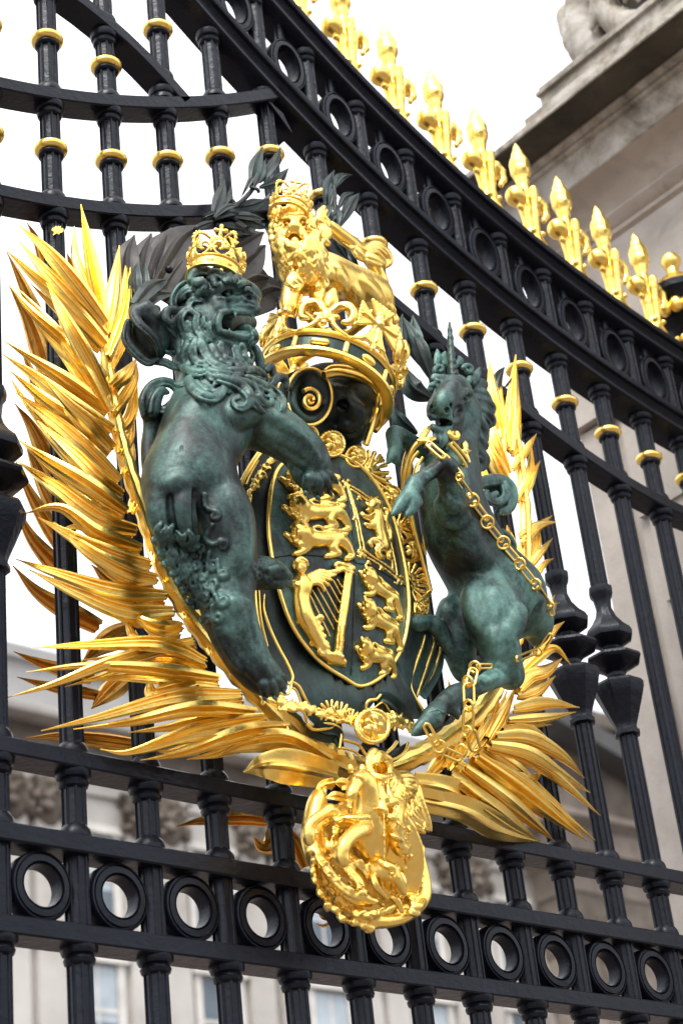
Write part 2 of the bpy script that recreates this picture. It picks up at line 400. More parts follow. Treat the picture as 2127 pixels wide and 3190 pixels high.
def ring(c,rx,rz,hx,hz,name='ring',D=.0165):
    """flat cast ring with stepped faces; c=(x,z)"""
    mb=MB(); n=40
    prof=[(0,-D),(0,D-.004),(.08,D),(.20,D+.001),(.24,D-.004),(.30,D-.004),(.34,D+.001),(.78,D+.002),(.82,D-.004),(.90,D-.003),(.95,D+.001),(1.,D-.003),(1,-D)]
    G=[]
    for j in range(n):
        a=2*math.pi*j/n
        G.append([(c[0]+(rx+(hx-rx)*t)*math.cos(a),-d,c[1]+(rz+(hz-rz)*t)*math.sin(a)) for t,d in prof])
    mb.grid(G,cu=True,cv=True); return mb.build(name,BLACK,gate,30)
for i in range(-2,14): ring(((i+.5)*SP,Z0),.0605,.0640,.0375,.0375)
for i in range(2,15):
    x=(i+.5)*SP
    if x>XR: break
    ring((x,pRG(x)),.058,.085,.033,.056,D=.022)
# fill pieces above the oval rings
for i in range(2,14):
    x=(i+.5)*SP; mb=MB(); mb.lathe([(.013,pRG(x)+.08),(.013,pT2(x)-.05),(.018,pT2(x)-.045)],(x,0),10); mb.build('ring_stud',BLACK,gate)
# small web where the upper arch meets the sweeping rail
w=MB(); P=[(.79,4.775),(.86,4.70),(.835,4.755)]
w.add([(x,-.028,z) for x,z in P]+[(x,.028,z) for x,z in P],[(0,1,2),(5,4,3),(0,3,4,1),(1,4,5,2),(2,5,3,0)]); w.build('bracket',BLACK,gate,None,False)
# dark hoop that carries the wreath, behind the unicorn's hoof
DS=Fr(0,0,1/1.3565)
hoop=MB(); pts=catmull([DS.p(x,y,.02) for x,y in ((800,1790),(880,1772),(960,1735),(1030,1680),(1075,1610),(1100,1520))],6)
hoop.tube(pts,.022,10); hoop.build('wreath_hoop',BLACK,gate)
def finial_mesh():
    s=Sdf(.0034)
    s.chain([(0,0,-.006,.032),(0,0,.018,.036),(0,0,.045,.027),(0,0,.075,.0205),(0,0,.14,.0185),(0,0,.24,.0145)],.012)
    for j in range(8):
        a=j*math.pi/4; s.cone((.031*math.cos(a),.031*math.sin(a),.008),(.019*math.cos(a),.019*math.sin(a),.055),.0105,.006,.003)
    s.chain([(0,0,.235,.0145),(0,0,.27,.0175),(0,0,.305,.0275),(0,0,.333,.0275),(0,0,.365,.0165),(0,0,.39,.008),(0,0,.408,.0035)],.010)
    s.cone((-.012,-.026,.30),(-.004,-.012,.385),.004,.002,.006)
    s.chain([(-.012,0,.07,.012),(-.020,-.004,.14,.0135),(-.032,-.006,.178,.017)],.006); s.ball((-.052,-.008,.188),.0305,.008); s.ball((-.047,-.012,.150),.009,.003)
    s.chain([(.012,0,.07,.011),(.020,-.002,.14,.0125),(.030,-.004,.19,.0135),(.047,-.006,.213,.0135),(.064,-.008,.198,.0125),(.066,-.008,.170,.011),(.054,-.008,.150,.008)],.004); s.chain([(.03,.008,.19,.010),(.047,.010,.205,.011),(.062,.008,.19,.010)],.004); s.ball((.052,-.008,.144),.0075,.002)
    s.chain([(-.004,-.017,.06,.011),(-.006,-.026,.14,.0125),(-.008,-.033,.185,.0135),(-.010,-.040,.208,.011),(-.010,-.044,.196,.007)],.006)
    s.ball((-.020,-.022,.072),.008,.003); s.ball((.014,-.026,.07),.008,.003)
    return s.mesh()
# ================================================================ finials along the top rail
fv,ff=finial_mesh(); f0=None
for k in range(4,15):
    x=k*SP
    if f0 is None:
        o=mesh_obj('finial',fv,ff,GOLD,gate); f0=o
    else:
        o=f0.copy(); COL.objects.link(o); o.parent=gate; o.matrix_parent_inverse=f0.matrix_parent_inverse
    o.location=(x,0,pT2(x))
# urn at the end of the gate
ux=15*SP; zt=pT2(ux)
urn=thing('urn_finial',(ux,0,zt),'black urn with gilt gadroon band and gilt lid at the low end of the gate','finial')
def lat(pr,nm,m,n=24):
    mb=MB(); mb.lathe(pr,(ux,0),n); return mb.build(nm,m,urn)
lat([(.045,zt-.05),(.045,zt+.035),(.05,zt+.04),(.038,zt+.07),(.035,4.655),(.05,4.68),(.06,4.70),(.085,4.715),(.085,4.755),(.07,4.765),(.085,4.785),(.098,4.80),(.098,4.822),(.06,4.83)],'bowl',BLACK)
mb=MB()
for j in range(14):
    a=2*math.pi*j/14; mb.ball((ux+.082*math.cos(a),.082*math.sin(a),4.735),.024,10,(1,1,1.1))
mb.build('gadroon_band',GOLD,urn)
mb=MB()
for j in range(16):
    a=2*math.pi*j/16; mb.ball((ux+.055*math.cos(a),.055*math.sin(a),4.632),.014,8)
mb.build('bead_ring',GOLD,urn)
lat([(.088,4.826),(.09,4.832),(.086,4.838),(.06,4.85),(.045,4.875),(.03,4.888),(.022,4.893),(.020,4.90),(.018,4.915),(.022,4.922),(.030,4.935),(.031,4.95),(.022,4.966),(.004,4.972)],'lid',GOLD)
# ================================================================ stone pier at the right
pier=thing('stone_pier',(3.2,0,0),'tall pale stone gate pier with a dark mossy moulded cornice and carved scroll on top','pier')
PX0,PX1,PY=2.6,3.8,.60
mb=MB(); mb.box((PX0,-PY,0),(PX1,PY,5.32))
o=mb.build('shaft',STONE,pier,None,False)
mb=MB()
# panel frame on the face: raised margins, grooves left between
mb.box((PX0-.018,.475,.5),(PX0+.01,PY+.012,4.70)); mb.box((PX0-.018,-.44,.5),(PX0+.01,.445,4.66)); mb.box((PX0-.018,-PY-.012,.5),(PX0+.01,-.475,4.70))
mb.box((PX0-.030,-PY-.03,4.735),(PX1,PY+.03,5.30)); mb.box((PX0-.045,-PY-.04,4.712),(PX1,PY+.04,4.733))
mb.box((PX0-.04,-.44,4.30),(PX0-.016,.43,4.335)); mb.box((PX0-.03,-.40,4.0),(PX0-.016,.40,4.30))
mb.build('panel',STONE,pier,None,False)
def run(name,prof,y1,m,rag=0.):
    """moulding of (out,z) run round the pier, symmetric in y"""
    mb=MB(); G=[]
    for o_,z in prof: G.append([(PX0-o_,-(y1+o_),z),(PX0-o_,0,z),(PX0-o_,y1+o_,z),(PX1+o_,y1+o_,z),(PX1+o_,-(y1+o_),z)])
    mb.grid(G,cv=True); return mb.build(name,m,pier,30)
run('bed_moulding',[(.0,5.28),(.045,5.31),(.035,5.335),(.05,5.345),(.065,5.37),(.06,5.385)],PY,STONEB)
run('frieze',[(.06,5.385),(.075,5.42),(.11,5.455),(.165,5.478)],PY,STONEB)
run('fascia',[(.165,5.478),(.17,5.482),(.185,5.578)],PY,STONEG)
run('egg_moulding',[(.185,5.578),(.20,5.582),(.205,5.592),(.195,5.596),(.215,5.602),(.225,5.612),(.222,5.622)],PY,STONEG)
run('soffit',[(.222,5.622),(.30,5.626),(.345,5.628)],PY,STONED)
run('corona',[(.345,5.628),(.349,5.632),(.347,5.655),(.2,5.66)],PY-.05,STONEG)
mb=MB()
def blk(o_,y1,z0,z1): mb.box((PX0-o_,-1.3,z0),(PX1+o_,y1,z1))
blk(.338,.40,5.656,5.668); blk(.325,.35,5.669,5.705); blk(.27,.31,5.706,5.80); blk(.285,.315,5.801,5.815); blk(.275,.305,5.816,5.835)
mb.build('blocking_course',STONEG,pier,None,False)
s=Sdf(.012,.02)
for i in range(70):
    t=i/69; a=t*2.4*2*math.pi; r=.34*(1-t*.86); p=(PX0-.10-.06*t,-.14+r*math.cos(a-.4),6.14+r*math.sin(a-.4)); q=.06*(1-t*.45)
    if i: s.cone(o_p,p,o_q,q,.008)
    o_p,o_q=p,q
s.ell((PX0+.05,-.14,6.14),np.diag([.13,.35,.35]),.01)
s.chain([(PX0-.06,.27,6.25,.05),(PX0-.08,.22,6.05,.06),(PX0-.08,.10,5.90,.07),(PX0-.06,-.05,5.84,.08)],.01,3)
s.ell((PX0-.05,.17,5.87),np.diag([.10,.10,.075]),.01); s.cone((PX0,.1,5.85),(PX0,-.5,5.9),.1,.12)
for i in range(8): s.ball((PX0-.14,.24-.03*i,5.87+.03*math.sin(i*2.)),.020,.004,True)
for i in range(9): s.chain([(PX0-.16,.12-.05*i,6.02+.04*math.sin(i),.012),(PX0-.17,.08-.05*i,6.12+.05*math.sin(i*1.7),.016),(PX0-.15,.05-.05*i,6.24,.008)],.006,2)
s.build('scroll_carving',STONEG,pier)
# ================================================================ palace beyond
PYD=38.
pal=thing('palace',(40,PYD,0),'long pale stone palace front with cornice, columns and tall windows far behind the gate','building')
def pp(x,y): return at(x,y,-PYD)
xa,xb=0.,44.; zr=pp(25,2012)[2]+.0
mb=MB(); mb.box((xa,PYD,0),(xb,PYD+14,zr-1.1)); mb.build('wall',FACADE,pal,None,False)
def course(name,x0,x1,prof,m,yb=PYD):
    mb=MB(); mb.grid([[(x0,yb-o_,z),(x1,yb-o_,z)] for o_,z in prof]); 
    return mb.build(name,m,pal,30)
zc=pp(140,2265)[2]
course('cornice',xa,xb,[(.3,zc-.13),(1.0,zc-.12),(1.05,zc),(1.05,zc+.1),(.3,zc+.18)],FACADE)
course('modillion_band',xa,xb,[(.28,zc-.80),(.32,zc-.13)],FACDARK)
course('architrave',xa,xb,[(.0,zc-1.80),(.14,zc-1.78),(.14,zc-1.45),(.20,zc-1.43),(.20,zc-1.12),(.27,zc-1.10),(.27,zc-.85),(.34,zc-.81)],FACADE)
course('attic',xa,xb,[(.2,zc+.2),(.2,zr-.5),(.35,zr-.45),(.35,zr-.05),(-3,zr)],ATTIC)
course('string_course',xa,xb,[(.0,16.40),(.35,16.48),(.40,16.78),(.0,16.9)],FACADE)
step=4.0; x=2.1
cap=Sdf(.06,.04); gq=np.random.default_rng(4)
cap.cone((-.3,.3,.1),(.3,.3,.1),.2,.2,.05); cap.cone((-.42,.25,.85),(.42,.25,.85),.16,.16,.05); cap.cone((0,.3,.1),(0,.3,.85),.38,.42,.05)
for j in range(46): cap.ball((gq.uniform(-.55,.55),gq.uniform(-.25,.2),gq.uniform(-.05,1.0)),gq.uniform(.07,.15),.07)
cv_,cf_=cap.mesh(); z1=zc-1.78
def first_or_copy(store,build,loc):
    if store: o=store[0].copy(); COL.objects.link(o); o.parent=pal; o.matrix_parent_inverse=store[0].matrix_parent_inverse
    else: o=build(); store.append(o)
    o.location=loc; return o
def b_pil():
    mb=MB(); mb.box((-.42,-.22,-12.),(.42,.1,-.92)); return mb.build('pilaster',FACADE,pal,None,False)
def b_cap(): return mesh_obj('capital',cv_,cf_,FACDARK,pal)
def b_win():
    mb=MB(); mb.box((-.62,-.03,0),(.62,.1,2.4)); return mb.build('window',GLASS,pal,None,False)
def b_frm():
    mb=MB(); mb.box((-.85,-.12,-.1),(-.63,.05,2.45)); mb.box((.63,-.12,-.1),(.85,.05,2.45)); mb.box((-.95,-.22,2.46),(.95,.05,2.68)); mb.box((-.03,-.08,0),(.03,-.035,2.4)); mb.box((-.6,-.08,1.15),(-.04,-.035,1.25)); mb.box((.04,-.08,1.15),(.6,-.035,1.25)); mb.box((-.95,-.22,-.25),(.95,.05,-.11)); return mb.build('window_frame',WHITEP,pal,None,False)
def b_bl():
    mb=MB(); mb.box((-.6,-.034,.9),(.6,-.031,2.38)); return mb.build('blind',BLIND,pal,None,False)
sp_,sc_,sw_,sf_,sb_=[],[],[],[],[]
i=0
while x<43.5:
    for dx in(-1.45,1.45):
        if x+dx<43.4: first_or_copy(sp_,b_pil,(x+dx,PYD,z1)); first_or_copy(sc_,b_cap,(x+dx,PYD-.35,z1-.95))
    for zz in(16.98,13.4):
        first_or_copy(sw_,b_win,(x,PYD-.02,zz)); first_or_copy(sf_,b_frm,(x,PYD,zz))
        if i%3!=1: first_or_copy(sb_,b_bl,(x,PYD-.02,zz))
    x+=step; i+=1
# end pavilion with a gable, nearer the pier
pav=thing('pavilion',(60,PYD-1.5,0),'soot-stained stone end pavilion with a lead covered gable, beyond the right hand bars','building')
P=[pp(*q) for q in((1560,2190),(1700,2276),(1933,2337),(2016,2366),(2300,2420))]
x0=43.6; x1=75.; zp=pp(1700,2276)[2]; yb=PYD-1.5
mb=MB(); mb.box((x0,yb,0),(x1,yb+12,zp-4.4)); mb.build('wall',FACBROWN,pav,None,False)
def course2(name,prof,m):
    mb=MB(); mb.grid([[(x0-o_,yb-o_,z),(x1,yb-o_,z)] for o_,z in prof]); mb.grid([[(x0-o_,yb+12,z),(x0-o_,yb-o_,z)] for o_,z in prof]); return mb.build(name,m,pav,30)
zq=zp-4.2
course2('entablature',[(.02,zq-2.4),(.1,zq-2.3),(.15,zq-1.4),(.8,zq-1.2),(.9,zq-.5),(1.2,zq-.2),(1.2,zq),(.1,zq+.1)],FACBROWN)
course2('carved_frieze',[(.05,zq-4.2),(.12,zq-2.45)],FACDARK)
course2('attic',[(.0,zq+.1),(.0,zp-.6),(.5,zp-.5),(.6,zp-.1),(.6,zp),(-6,zp+.2)],FACDARK)
mb=MB(); a=pp(1690,2280); 
g=[(x0-.8,zq+3.6),(x0+12.5,zq+.3)]
mb.add([(x0-.6,yb-1.1,zq+3.9),(x0+13,yb-1.1,zq+.15),(x0+13,yb+.2,zq+.15),(x0-.6,yb+.2,zq+3.9),(x0-.6,yb-1.1,zq+3.2),(x0+10.5,yb-1.1,zq+.15),(x0+10.5,yb+.2,zq+.15),(x0-.6,yb+.2,zq+3.2)],[(0,1,2,3),(7,6,5,4),(0,4,5,1),(1,5,6,2),(2,6,7,3),(3,7,4,0)])
mb.build('gable',SLATE,pav,None,False)
for i in range(9):
    mb=MB(); xx=x0+1.+i*3.0; mb.box((xx,yb-.55,zq-16),(xx+.9,yb+.1,zq-4.4)); mb.build('pilaster',FACBROWN,pav,None,False)
    mb=MB(); mb.box((xx-.2,yb-.8,zq-4.35),(xx+1.1,yb+.1,zq-3.2)); mb.build('capital',FACDARK,pav,None,False)
    mb=MB(); mb.box((xx+1.4,yb-.04,zq-8.3),(xx+2.5,yb+.2,zq-5.6)); mb.build('window',BLIND if i%2 else GLASS,pav,None,False)
# ================================================================ ground and sky
def sheet(name,x0,x1,y0,y1,z,m):
    o=mesh_obj(name,[(x0,y0,z),(x1,y0,z),(x1,y1,z),(x0,y1,z)],[(0,1,2,3)],m,None,None,False); return tag(o,kind='structure')
sheet('ground',-700,700,-700,700,0,GROUNDM)
sheet('pavement',-30,30,-6,10,.004,PAVEM)
wd=bpy.data.worlds.new('World'); S.world=wd; wd.use_nodes=True; nt=wd.node_tree
sky=nt.nodes.new('ShaderNodeTexSky'); sky.sky_type='NISHITA'; sky.sun_disc=False
SUN_EL,SUN_AZ=R_(56),R_(236)
sky.sun_elevation=SUN_EL; sky.sun_rotation=SUN_AZ; sky.dust_density=6.; sky.ozone_density=.6; sky.air_density=1.
hs=nt.nodes.new('ShaderNodeHueSaturation'); hs.inputs['Saturation'].default_value=.3; nt.links.new(sky.outputs[0],hs.inputs['Color'])
# the even white cloud layer of an overcast day, a little brighter overhead
tc=nt.nodes.new('ShaderNodeTexCoord'); sp_=nt.nodes.new('ShaderNodeSeparateXYZ'); nt.links.new(tc.outputs['Generated'],sp_.inputs[0])
cr=nt.nodes.new('ShaderNodeValToRGB'); cr.color_ramp.elements[0].color=(.50,.52,.55,1); cr.color_ramp.elements[1].color=(1,1,1,1); nt.links.new(sp_.outputs['Z'],cr.inputs['Fac'])
cn=nt.nodes.new('ShaderNodeVectorMath'); cn.operation='SCALE'; cn.inputs['Scale'].default_value=4.2; nt.links.new(cr.outputs['Color'],cn.inputs[0])
mx=nt.nodes.new('ShaderNodeMix'); mx.data_type='RGBA'; mx.inputs['Factor'].default_value=.8; nt.links.new(hs.outputs[0],mx.inputs[6]); nt.links.new(cn.outputs[0],mx.inputs[7])
nt.links.new(mx.outputs[2],nt.nodes['Background'].inputs['Color']); nt.nodes['Background'].inputs['Strength'].default_value=.15
sl=bpy.data.lights.new('sun','SUN'); sl.energy=.6; sl.angle=R_(20); sl.color=(1,.96,.9)
so=bpy.data.objects.new('sun',sl); COL.objects.link(so)
sd=Vector((math.sin(SUN_AZ)*math.cos(SUN_EL),math.cos(SUN_AZ)*math.cos(SUN_EL),math.sin(SUN_EL)))
so.rotation_euler=sd.to_track_quat('Z','Y').to_euler(); so.location=(0,-5,12)
vs=S.view_settings; vs.view_transform='Standard'; vs.look='None'; vs.gamma=1; vs.exposure=1.9
S.render.engine='CYCLES'; S.cycles.max_bounces=8; S.cycles.use_denoising=True
# ================================================================ palm branches
DS=Fr(0,0,1/1.3565)
PL=Fr(0,600,1.96); PM=Fr(0,1300,1.96); BL=Fr(0,2200,1.568); RTc=Fr(1100,900,1.527); RB=Fr(1200,1600,1.6915)
PROF=[(-1,0),(-.90,.06),(-.66,.40),(-.60,.40),(-.40,.06),(-.26,.04),(-.05,.55),(.05,.55),(.26,.04),(.40,.06),(.60,.40),(.66,.40),(.90,.06),(1,0)]
PROF1=[(-1,0),(-.8,.05),(-.5,.02),(-.25,.08),(-.06,.30),(0,.34),(.06,.30),(.25,.08),(.5,.02),(.8,.05),(1,0)]
def blade(f,pts,w,parent,m=None,roll=None,prof=None,name='leaflet',base=.6,peak=.34,curl=0.,thick=.10,hs=1.):
    m=m or GOLD; prof=prof or PROF
    if roll is None: roll=random.uniform(-32,32)
    P=catmull([f.p(x,y,d) for x,y,d in pts],7); n=len(P)
    L=np.r_[0,np.cumsum(np.linalg.norm(np.diff(P,axis=0),axis=1))]; t=L/L[-1]
    wu=f.r(P[0],w); mb=MB(); G=[]
    for i in range(n):
        T_=P[min(i+1,n-1)]-P[max(i-1,0)]; T_=T_/np.linalg.norm(T_)
        s=np.cross(T_,-FW); s/=np.linalg.norm(s); k=np.cross(s,T_)
        a=R_(roll+curl*t[i]); s,k=s*math.cos(a)+k*math.sin(a),k*math.cos(a)-s*math.sin(a)
        q=t[i]  # pts run from the tip to the base
        q=1-q
        ww=wu*((base+(1-base)*math.sin(min(q/peak,1)*math.pi/2)) if q<peak else max(.06,(1-((q-peak)/(1-peak))**1.35)))
        top=[P[i]+s*u*ww+k*h*ww*hs for u,h in prof]
        bot=[P[i]+s*u*ww*.96+k*(h*hs-thick-.25*(1-abs(u)))*ww for u,h in prof[::-3]]
        G.append(top+bot)
    mb.grid(G,cv=True,caps=True); return mb.build(name,m,parent,28)
def palm(name,label,stem,f_stem,rs,m):
    o=thing(name,at(DS.x0+stem[0][0]*1.3565,stem[0][1]*1.3565,stem[0][2]),label,'palm branch')
    P=catmull([DS.p(x,y,d) for x,y,d in stem],8); n=len(P)
    mb=MB(); rad=[rs*(1-.62*i/n) for i in range(n)]
    G=[]
    for i in range(n):
        T_=P[min(i+1,n-1)]-P[max(i-1,0)]; T_/=np.linalg.norm(T_); s=np.cross(T_,-FW); s/=np.linalg.norm(s); k=np.cross(s,T_)
        j=1+.10*math.sin(i*1.9); r=rad[i]
        G.append([P[i]+s*r*u*j+k*r*h for u,h in ((-1,-.2),(-.7,.35),(-.25,.5),(0,.75),(.25,.5),(.7,.35),(1,-.2),(.6,-.8),(-.6,-.8))])
    mb.grid(G,cv=True,caps=True); mb.build('stem',m,o,25); return o
lp=palm('palm_branch','large gilt palm branch curving up the left side behind the bronze lion',[(800,1765,.11),(745,1735,.12),(680,1680,.12),(590,1590,.12),(500,1490,.12),(430,1400,.12),(372,1290,.12),(328,1170,.12),(290,1060,.115),(263,950,.105),(246,830,.095),(238,745,.09)],DS,.029,GOLD)
A=.10
# tips first, then towards the stem
LB=[
(PL,[(495,72,.07),(560,420,.10),(638,790,.11)],46),
(PL,[(118,198,.05),(330,400,.10),(645,800,.115)],50),
(PL,[(118,298,.04),(330,540,.09),(645,880,.11)],46),
(PL,[(42,352,.02),(190,490,.06),(420,690,.09),(648,930,.11)],46),
(PL,[(287,550,.10),(400,770,.14),(520,985,.14),(655,1240,.115)],44),
(PL,[(52,558,.03),(200,730,.07),(430,930,.10),(652,1130,.11)],44),
(PL,[(92,566,.03),(300,790,.07),(500,1050,.12),(664,1330,.115)],44),
(PL,[(28,905,.04),(240,1040,.07),(440,1170,.10),(666,1330,.11)],46),
(PL,[(250,1110,.12),(420,1290,.14),(560,1420,.14),(690,1560,.115)],40),
(PL,[(18,985,.02),(210,1120,.06),(430,1290,.10),(685,1450,.11)],48),
(PL,[(62,1085,.01),(280,1270,.07),(480,1400,.10),(695,1560,.11)],46),
(PL,[(100,1222,.0),(300,1370,.07),(520,1560,.11),(730,1760,.115)],46),
(PL,[(60,1120,-.02),(140,1250,.0),(330,1480,.06),(560,1700,.10)],34),
(PM,[(118,140,.0),(300,270,.07),(560,430,.12),(770,575,.12)],50),
(PM,[(230,20,.05),(450,220,.11),(600,370,.13),(745,470,.12)],46),
(PM,[(108,268,-.02),(330,420,.07),(600,620,.11),(832,690,.12)],50),
(PM,[(140,590,.03),(370,552,.09),(600,710,.12),(860,800,.12)],46),
(PM,[(236,612,.05),(520,770,.11),(760,870,.13),(915,900,.12)],50),
(PM,[(330,640,.07),(560,830,.12),(800,960,.13),(955,990,.12)],50),
(PM,[(100,866,.0),(330,945,.07),(700,1060,.12),(1012,1085,.12)],48),
(PM,[(180,930,.01),(480,1075,.08),(780,1190,.12),(1058,1185,.12)],50),
(PM,[(760,1170,.10),(880,1250,.13),(1000,1290,.14),(1108,1282,.12)],46),
(PM,[(197,1408,.02),(600,1388,.09),(1000,1388,.14),(1252,1492,.13)],48),
(PM,[(160,1556,.02),(500,1520,.08),(900,1535,.13),(1335,1592,.13)],46),
(PM,[(45,1712,.0),(330,1630,.06),(700,1490,.11),(1180,1365,.12)],40),
(PM,[(252,1915,.03),(600,1835,.09),(1080,1710,.14),(1470,1690,.13)],48),
(PM,[(450,1905,.05),(800,1860,.10),(1200,1780,.15),(1555,1800,.13)],52),
(BL,[(490,211,.04),(640,225,.07),(950,130,.12),(1290,62,.14)],44),
(BL,[(690,264,.05),(900,225,.09),(1180,130,.14),(1400,100,.15)],46),
(PM,[(780,1215,.07),(790,1290,.09),(850,1380,.10),(1010,1420,.11)],30),
(PM,[(910,1590,.06),(940,1690,.09),(1080,1680,.11),(1200,1640,.12)],62),
(PL,[(730,322,.06),(700,560,.09),(655,860,.10)],40),
(PL,[(775,400,.06),(745,700,.09),(690,990,.10)],36),
(PL,[(797,455,.07),(765,720,.10),(664,1000,.11)],36),
(PL,[(806,515,.06),(790,760,.09),(670,1075,.10)],36),
(PL,[(835,1012,.08),(770,1110,.11),(684,1182,.12)],40),
(PL,[(838,1040,.06),(815,1150,.09),(690,1350,.115)],36),
(PL,[(835,1075,.05),(800,1350,.09),(705,1470,.115)],34),
(PL,[(815,1330,.07),(790,1480,.10),(735,1600,.12)],34),
(PM,[(810,110,.07),(800,250,.10),(752,360,.12)],30),
(PM,[(852,345,.07),(835,480,.10),(800,590,.12)],32),
(PM,[(850,600,.07),(905,740,.10),(935,890,.12)],22),
(PM,[(905,640,.07),(985,860,.10),(1010,1010,.12)],26),
(PM,[(1030,960,.08),(1080,1110,.10),(1130,1230,.12)],26),
(PM,[(1140,1180,.08),(1230,1330,.10),(1290,1450,.12)],26),
(PM,[(1240,1290,.08),(1380,1480,.10),(1420,1580,.12)],24),
(PL,[(455,205,.05),(470,420,.07),(600,700,.09)],30),
]
def back_row(rows,o,k,q,dd=.028):
    """a second, lower row of leaflets showing in the gaps of the first"""
    for i,(f,p,w) in enumerate(rows):
        if len(p)<4: continue
        dx,dy=p[-1][0]-p[0][0],p[-1][1]-p[0][1]; L=math.hypot(dx,dy); nx,ny=-dy/L,dx/L
        sh=w*q
        blade(f,[(x+nx*sh+(p[-1][0]-x)*.30,y+ny*sh+(p[-1][1]-y)*.30,max(.035,d-dd)) for x,y,d in p],w*k,o)
back_row(LB,lp,1.1,1.0)
for f,p,w in LB: blade(f,p,w*1.2,lp,hs=1.3)
blade(BL,[(1190,322,.09),(1300,290,.15),(1450,300,.16),(1640,345,.13)],88,lp,roll=10,base=.75,peak=.62,prof=PROF1,name='sheath')
blade(BL,[(1060,245,.07),(1200,190,.12),(1400,170,.16),(1600,270,.13)],62,lp,roll=-10,base=.7,peak=.6,name='sheath')
rp=palm('palm_branch','large gilt palm branch curving up the right side behind the bronze unicorn',[(800,1765,.11),(870,1765,.12),(960,1735,.12),(1035,1690,.12),(1105,1630,.12),(1150,1560,.11),(1180,1480,.10),(1195,1420,.09),(1206,1300,.08),(1206,1180,.08),(1196,1080,.08),(1186,1010,.08),(1172,920,.08)],DS,.026,GOLD)
RBl=[
(RTc,[(772,312,.05),(755,520,.07),(742,775,.08)],36),
(RTc,[(645,330,.05),(665,500,.07),(728,760,.08)],36),
(RTc,[(705,420,.04),(690,560,.06),(705,770,.08)],34),
(RTc,[(782,450,.05),(775,600,.07),(748,790,.08)],30),
(RTc,[(800,640,.05),(782,720,.07),(756,800,.08)],15),
(RTc,[(628,520,.05),(660,700,.07),(735,880,.08)],36),
(RTc,[(600,640,.05),(660,800,.07),(745,960,.08)],36),
(RTc,[(580,760,.05),(640,930,.07),(755,1060,.08)],34),
(RTc,[(870,690,.07),(835,745,.08),(755,860,.08)],24),
(RTc,[(846,735,.05),(838,880,.08),(775,1010,.08)],28),
(RTc,[(888,818,.06),(850,890,.08),(800,1010,.08)],22),
(RTc,[(962,1106,.07),(880,1122,.08),(785,1180,.08)],22),
(RTc,[(945,1078,.05),(880,1130,.07),(800,1215,.08)],24),
(RB,[(898,45,.07),(800,72,.08),(712,160,.08)],24),
(RB,[(880,130,.06),(820,200,.08),(730,310,.08)],26),
(RB,[(886,235,.06),(830,270,.08),(740,400,.08)],22),
(RB,[(640,60,.05),(660,160,.07),(718,260,.08)],34),
(RB,[(800,50,.05),(790,160,.07),(725,250,.08)],34),
(RB,[(640,200,.05),(670,310,.07),(735,400,.08)],34),
(RB,[(890,430,.05),(855,500,.07),(760,600,.08)],22),
(RB,[(920,468,.06),(870,495,.08),(760,640,.08)],18),
(RB,[(942,568,.07),(880,620,.09),(780,740,.08)],24),
(RB,[(975,795,.09),(900,712,.10),(820,740,.10),(712,840,.09)],36),
(RB,[(930,762,.06),(850,830,.09),(770,860,.10),(705,930,.10)],42),
(RB,[(895,855,.05),(820,920,.08),(750,950,.09),(690,960,.10)],34),
(RB,[(1020,1022,.08),(850,1000,.10),(670,1030,.11)],38),
(RB,[(1002,1046,.06),(850,1075,.09),(640,1090,.11)],34),
(RB,[(878,1112,.04),(780,1115,.07),(640,1110,.10)],22),
(RB,[(1046,1392,.04),(930,1280,.09),(760,1190,.12),(575,1180,.13)],46),
(RB,[(1076,1470,.03),(900,1365,.08),(740,1270,.12),(545,1225,.13)],48),
(RB,[(1131,1592,.02),(960,1440,.06),(830,1340,.09),(640,1250,.11)],32),
(RB,[(1062,1726,.02),(900,1600,.08),(700,1440,.13),(480,1280,.14)],50),
(RB,[(1104,1722,.02),(880,1545,.07),(680,1390,.11),(500,1290,.13)],42),
(RB,[(890,1727,.03),(790,1640,.08),(620,1500,.14),(410,1340,.15)],50),
(RB,[(805,1727,.03),(690,1650,.08),(520,1530,.14),(330,1380,.15)],62),
(RB,[(830,1345,.06),(770,1400,.08),(650,1390,.10),(560,1330,.11)],46),
(RB,[(775,1120,.05),(700,1140,.08),(610,1150,.11)],46),
(RB,[(600,940,.08),(560,1090,.10),(430,1290,.12)],40),
(RB,[(520,960,.07),(480,1110,.10),(380,1300,.12)],40),
(RB,[(690,905,.07),(620,1050,.10),(540,1190,.12)],36),
(RB,[(640,930,.06),(570,1120,.09),(480,1250,.12)],36),
(RB,[(420,1130,.07),(380,1230,.10),(320,1350,.12)],36),
(RB,[(470,1080,.06),(420,1200,.09),(360,1330,.12)],36),
(RB,[(350,1180,.07),(300,1290,.10),(230,1380,.12)],36),
(RB,[(350,430,.04),(350,560,.05),(345,760,.06)],24),
(RB,[(330,870,.04),(345,960,.05),(360,1060,.06)],24),
]
back_row(RBl[24:36],rp,1.1,1.0)
for f,p,w in RBl: blade(f,p,w*1.04,rp,hs=1.35)
blade(RB,[(500,1585,.07),(420,1500,.13),(300,1445,.16),(150,1420,.14)],74,rp,roll=-12,base=.75,peak=.6,prof=PROF1,name='sheath')
blade(RB,[(812,1730,.03),(620,1670,.09),(420,1560,.14),(160,1500,.13)],78,rp,roll=14,base=.75,peak=.5,prof=PROF1,name='sheath')
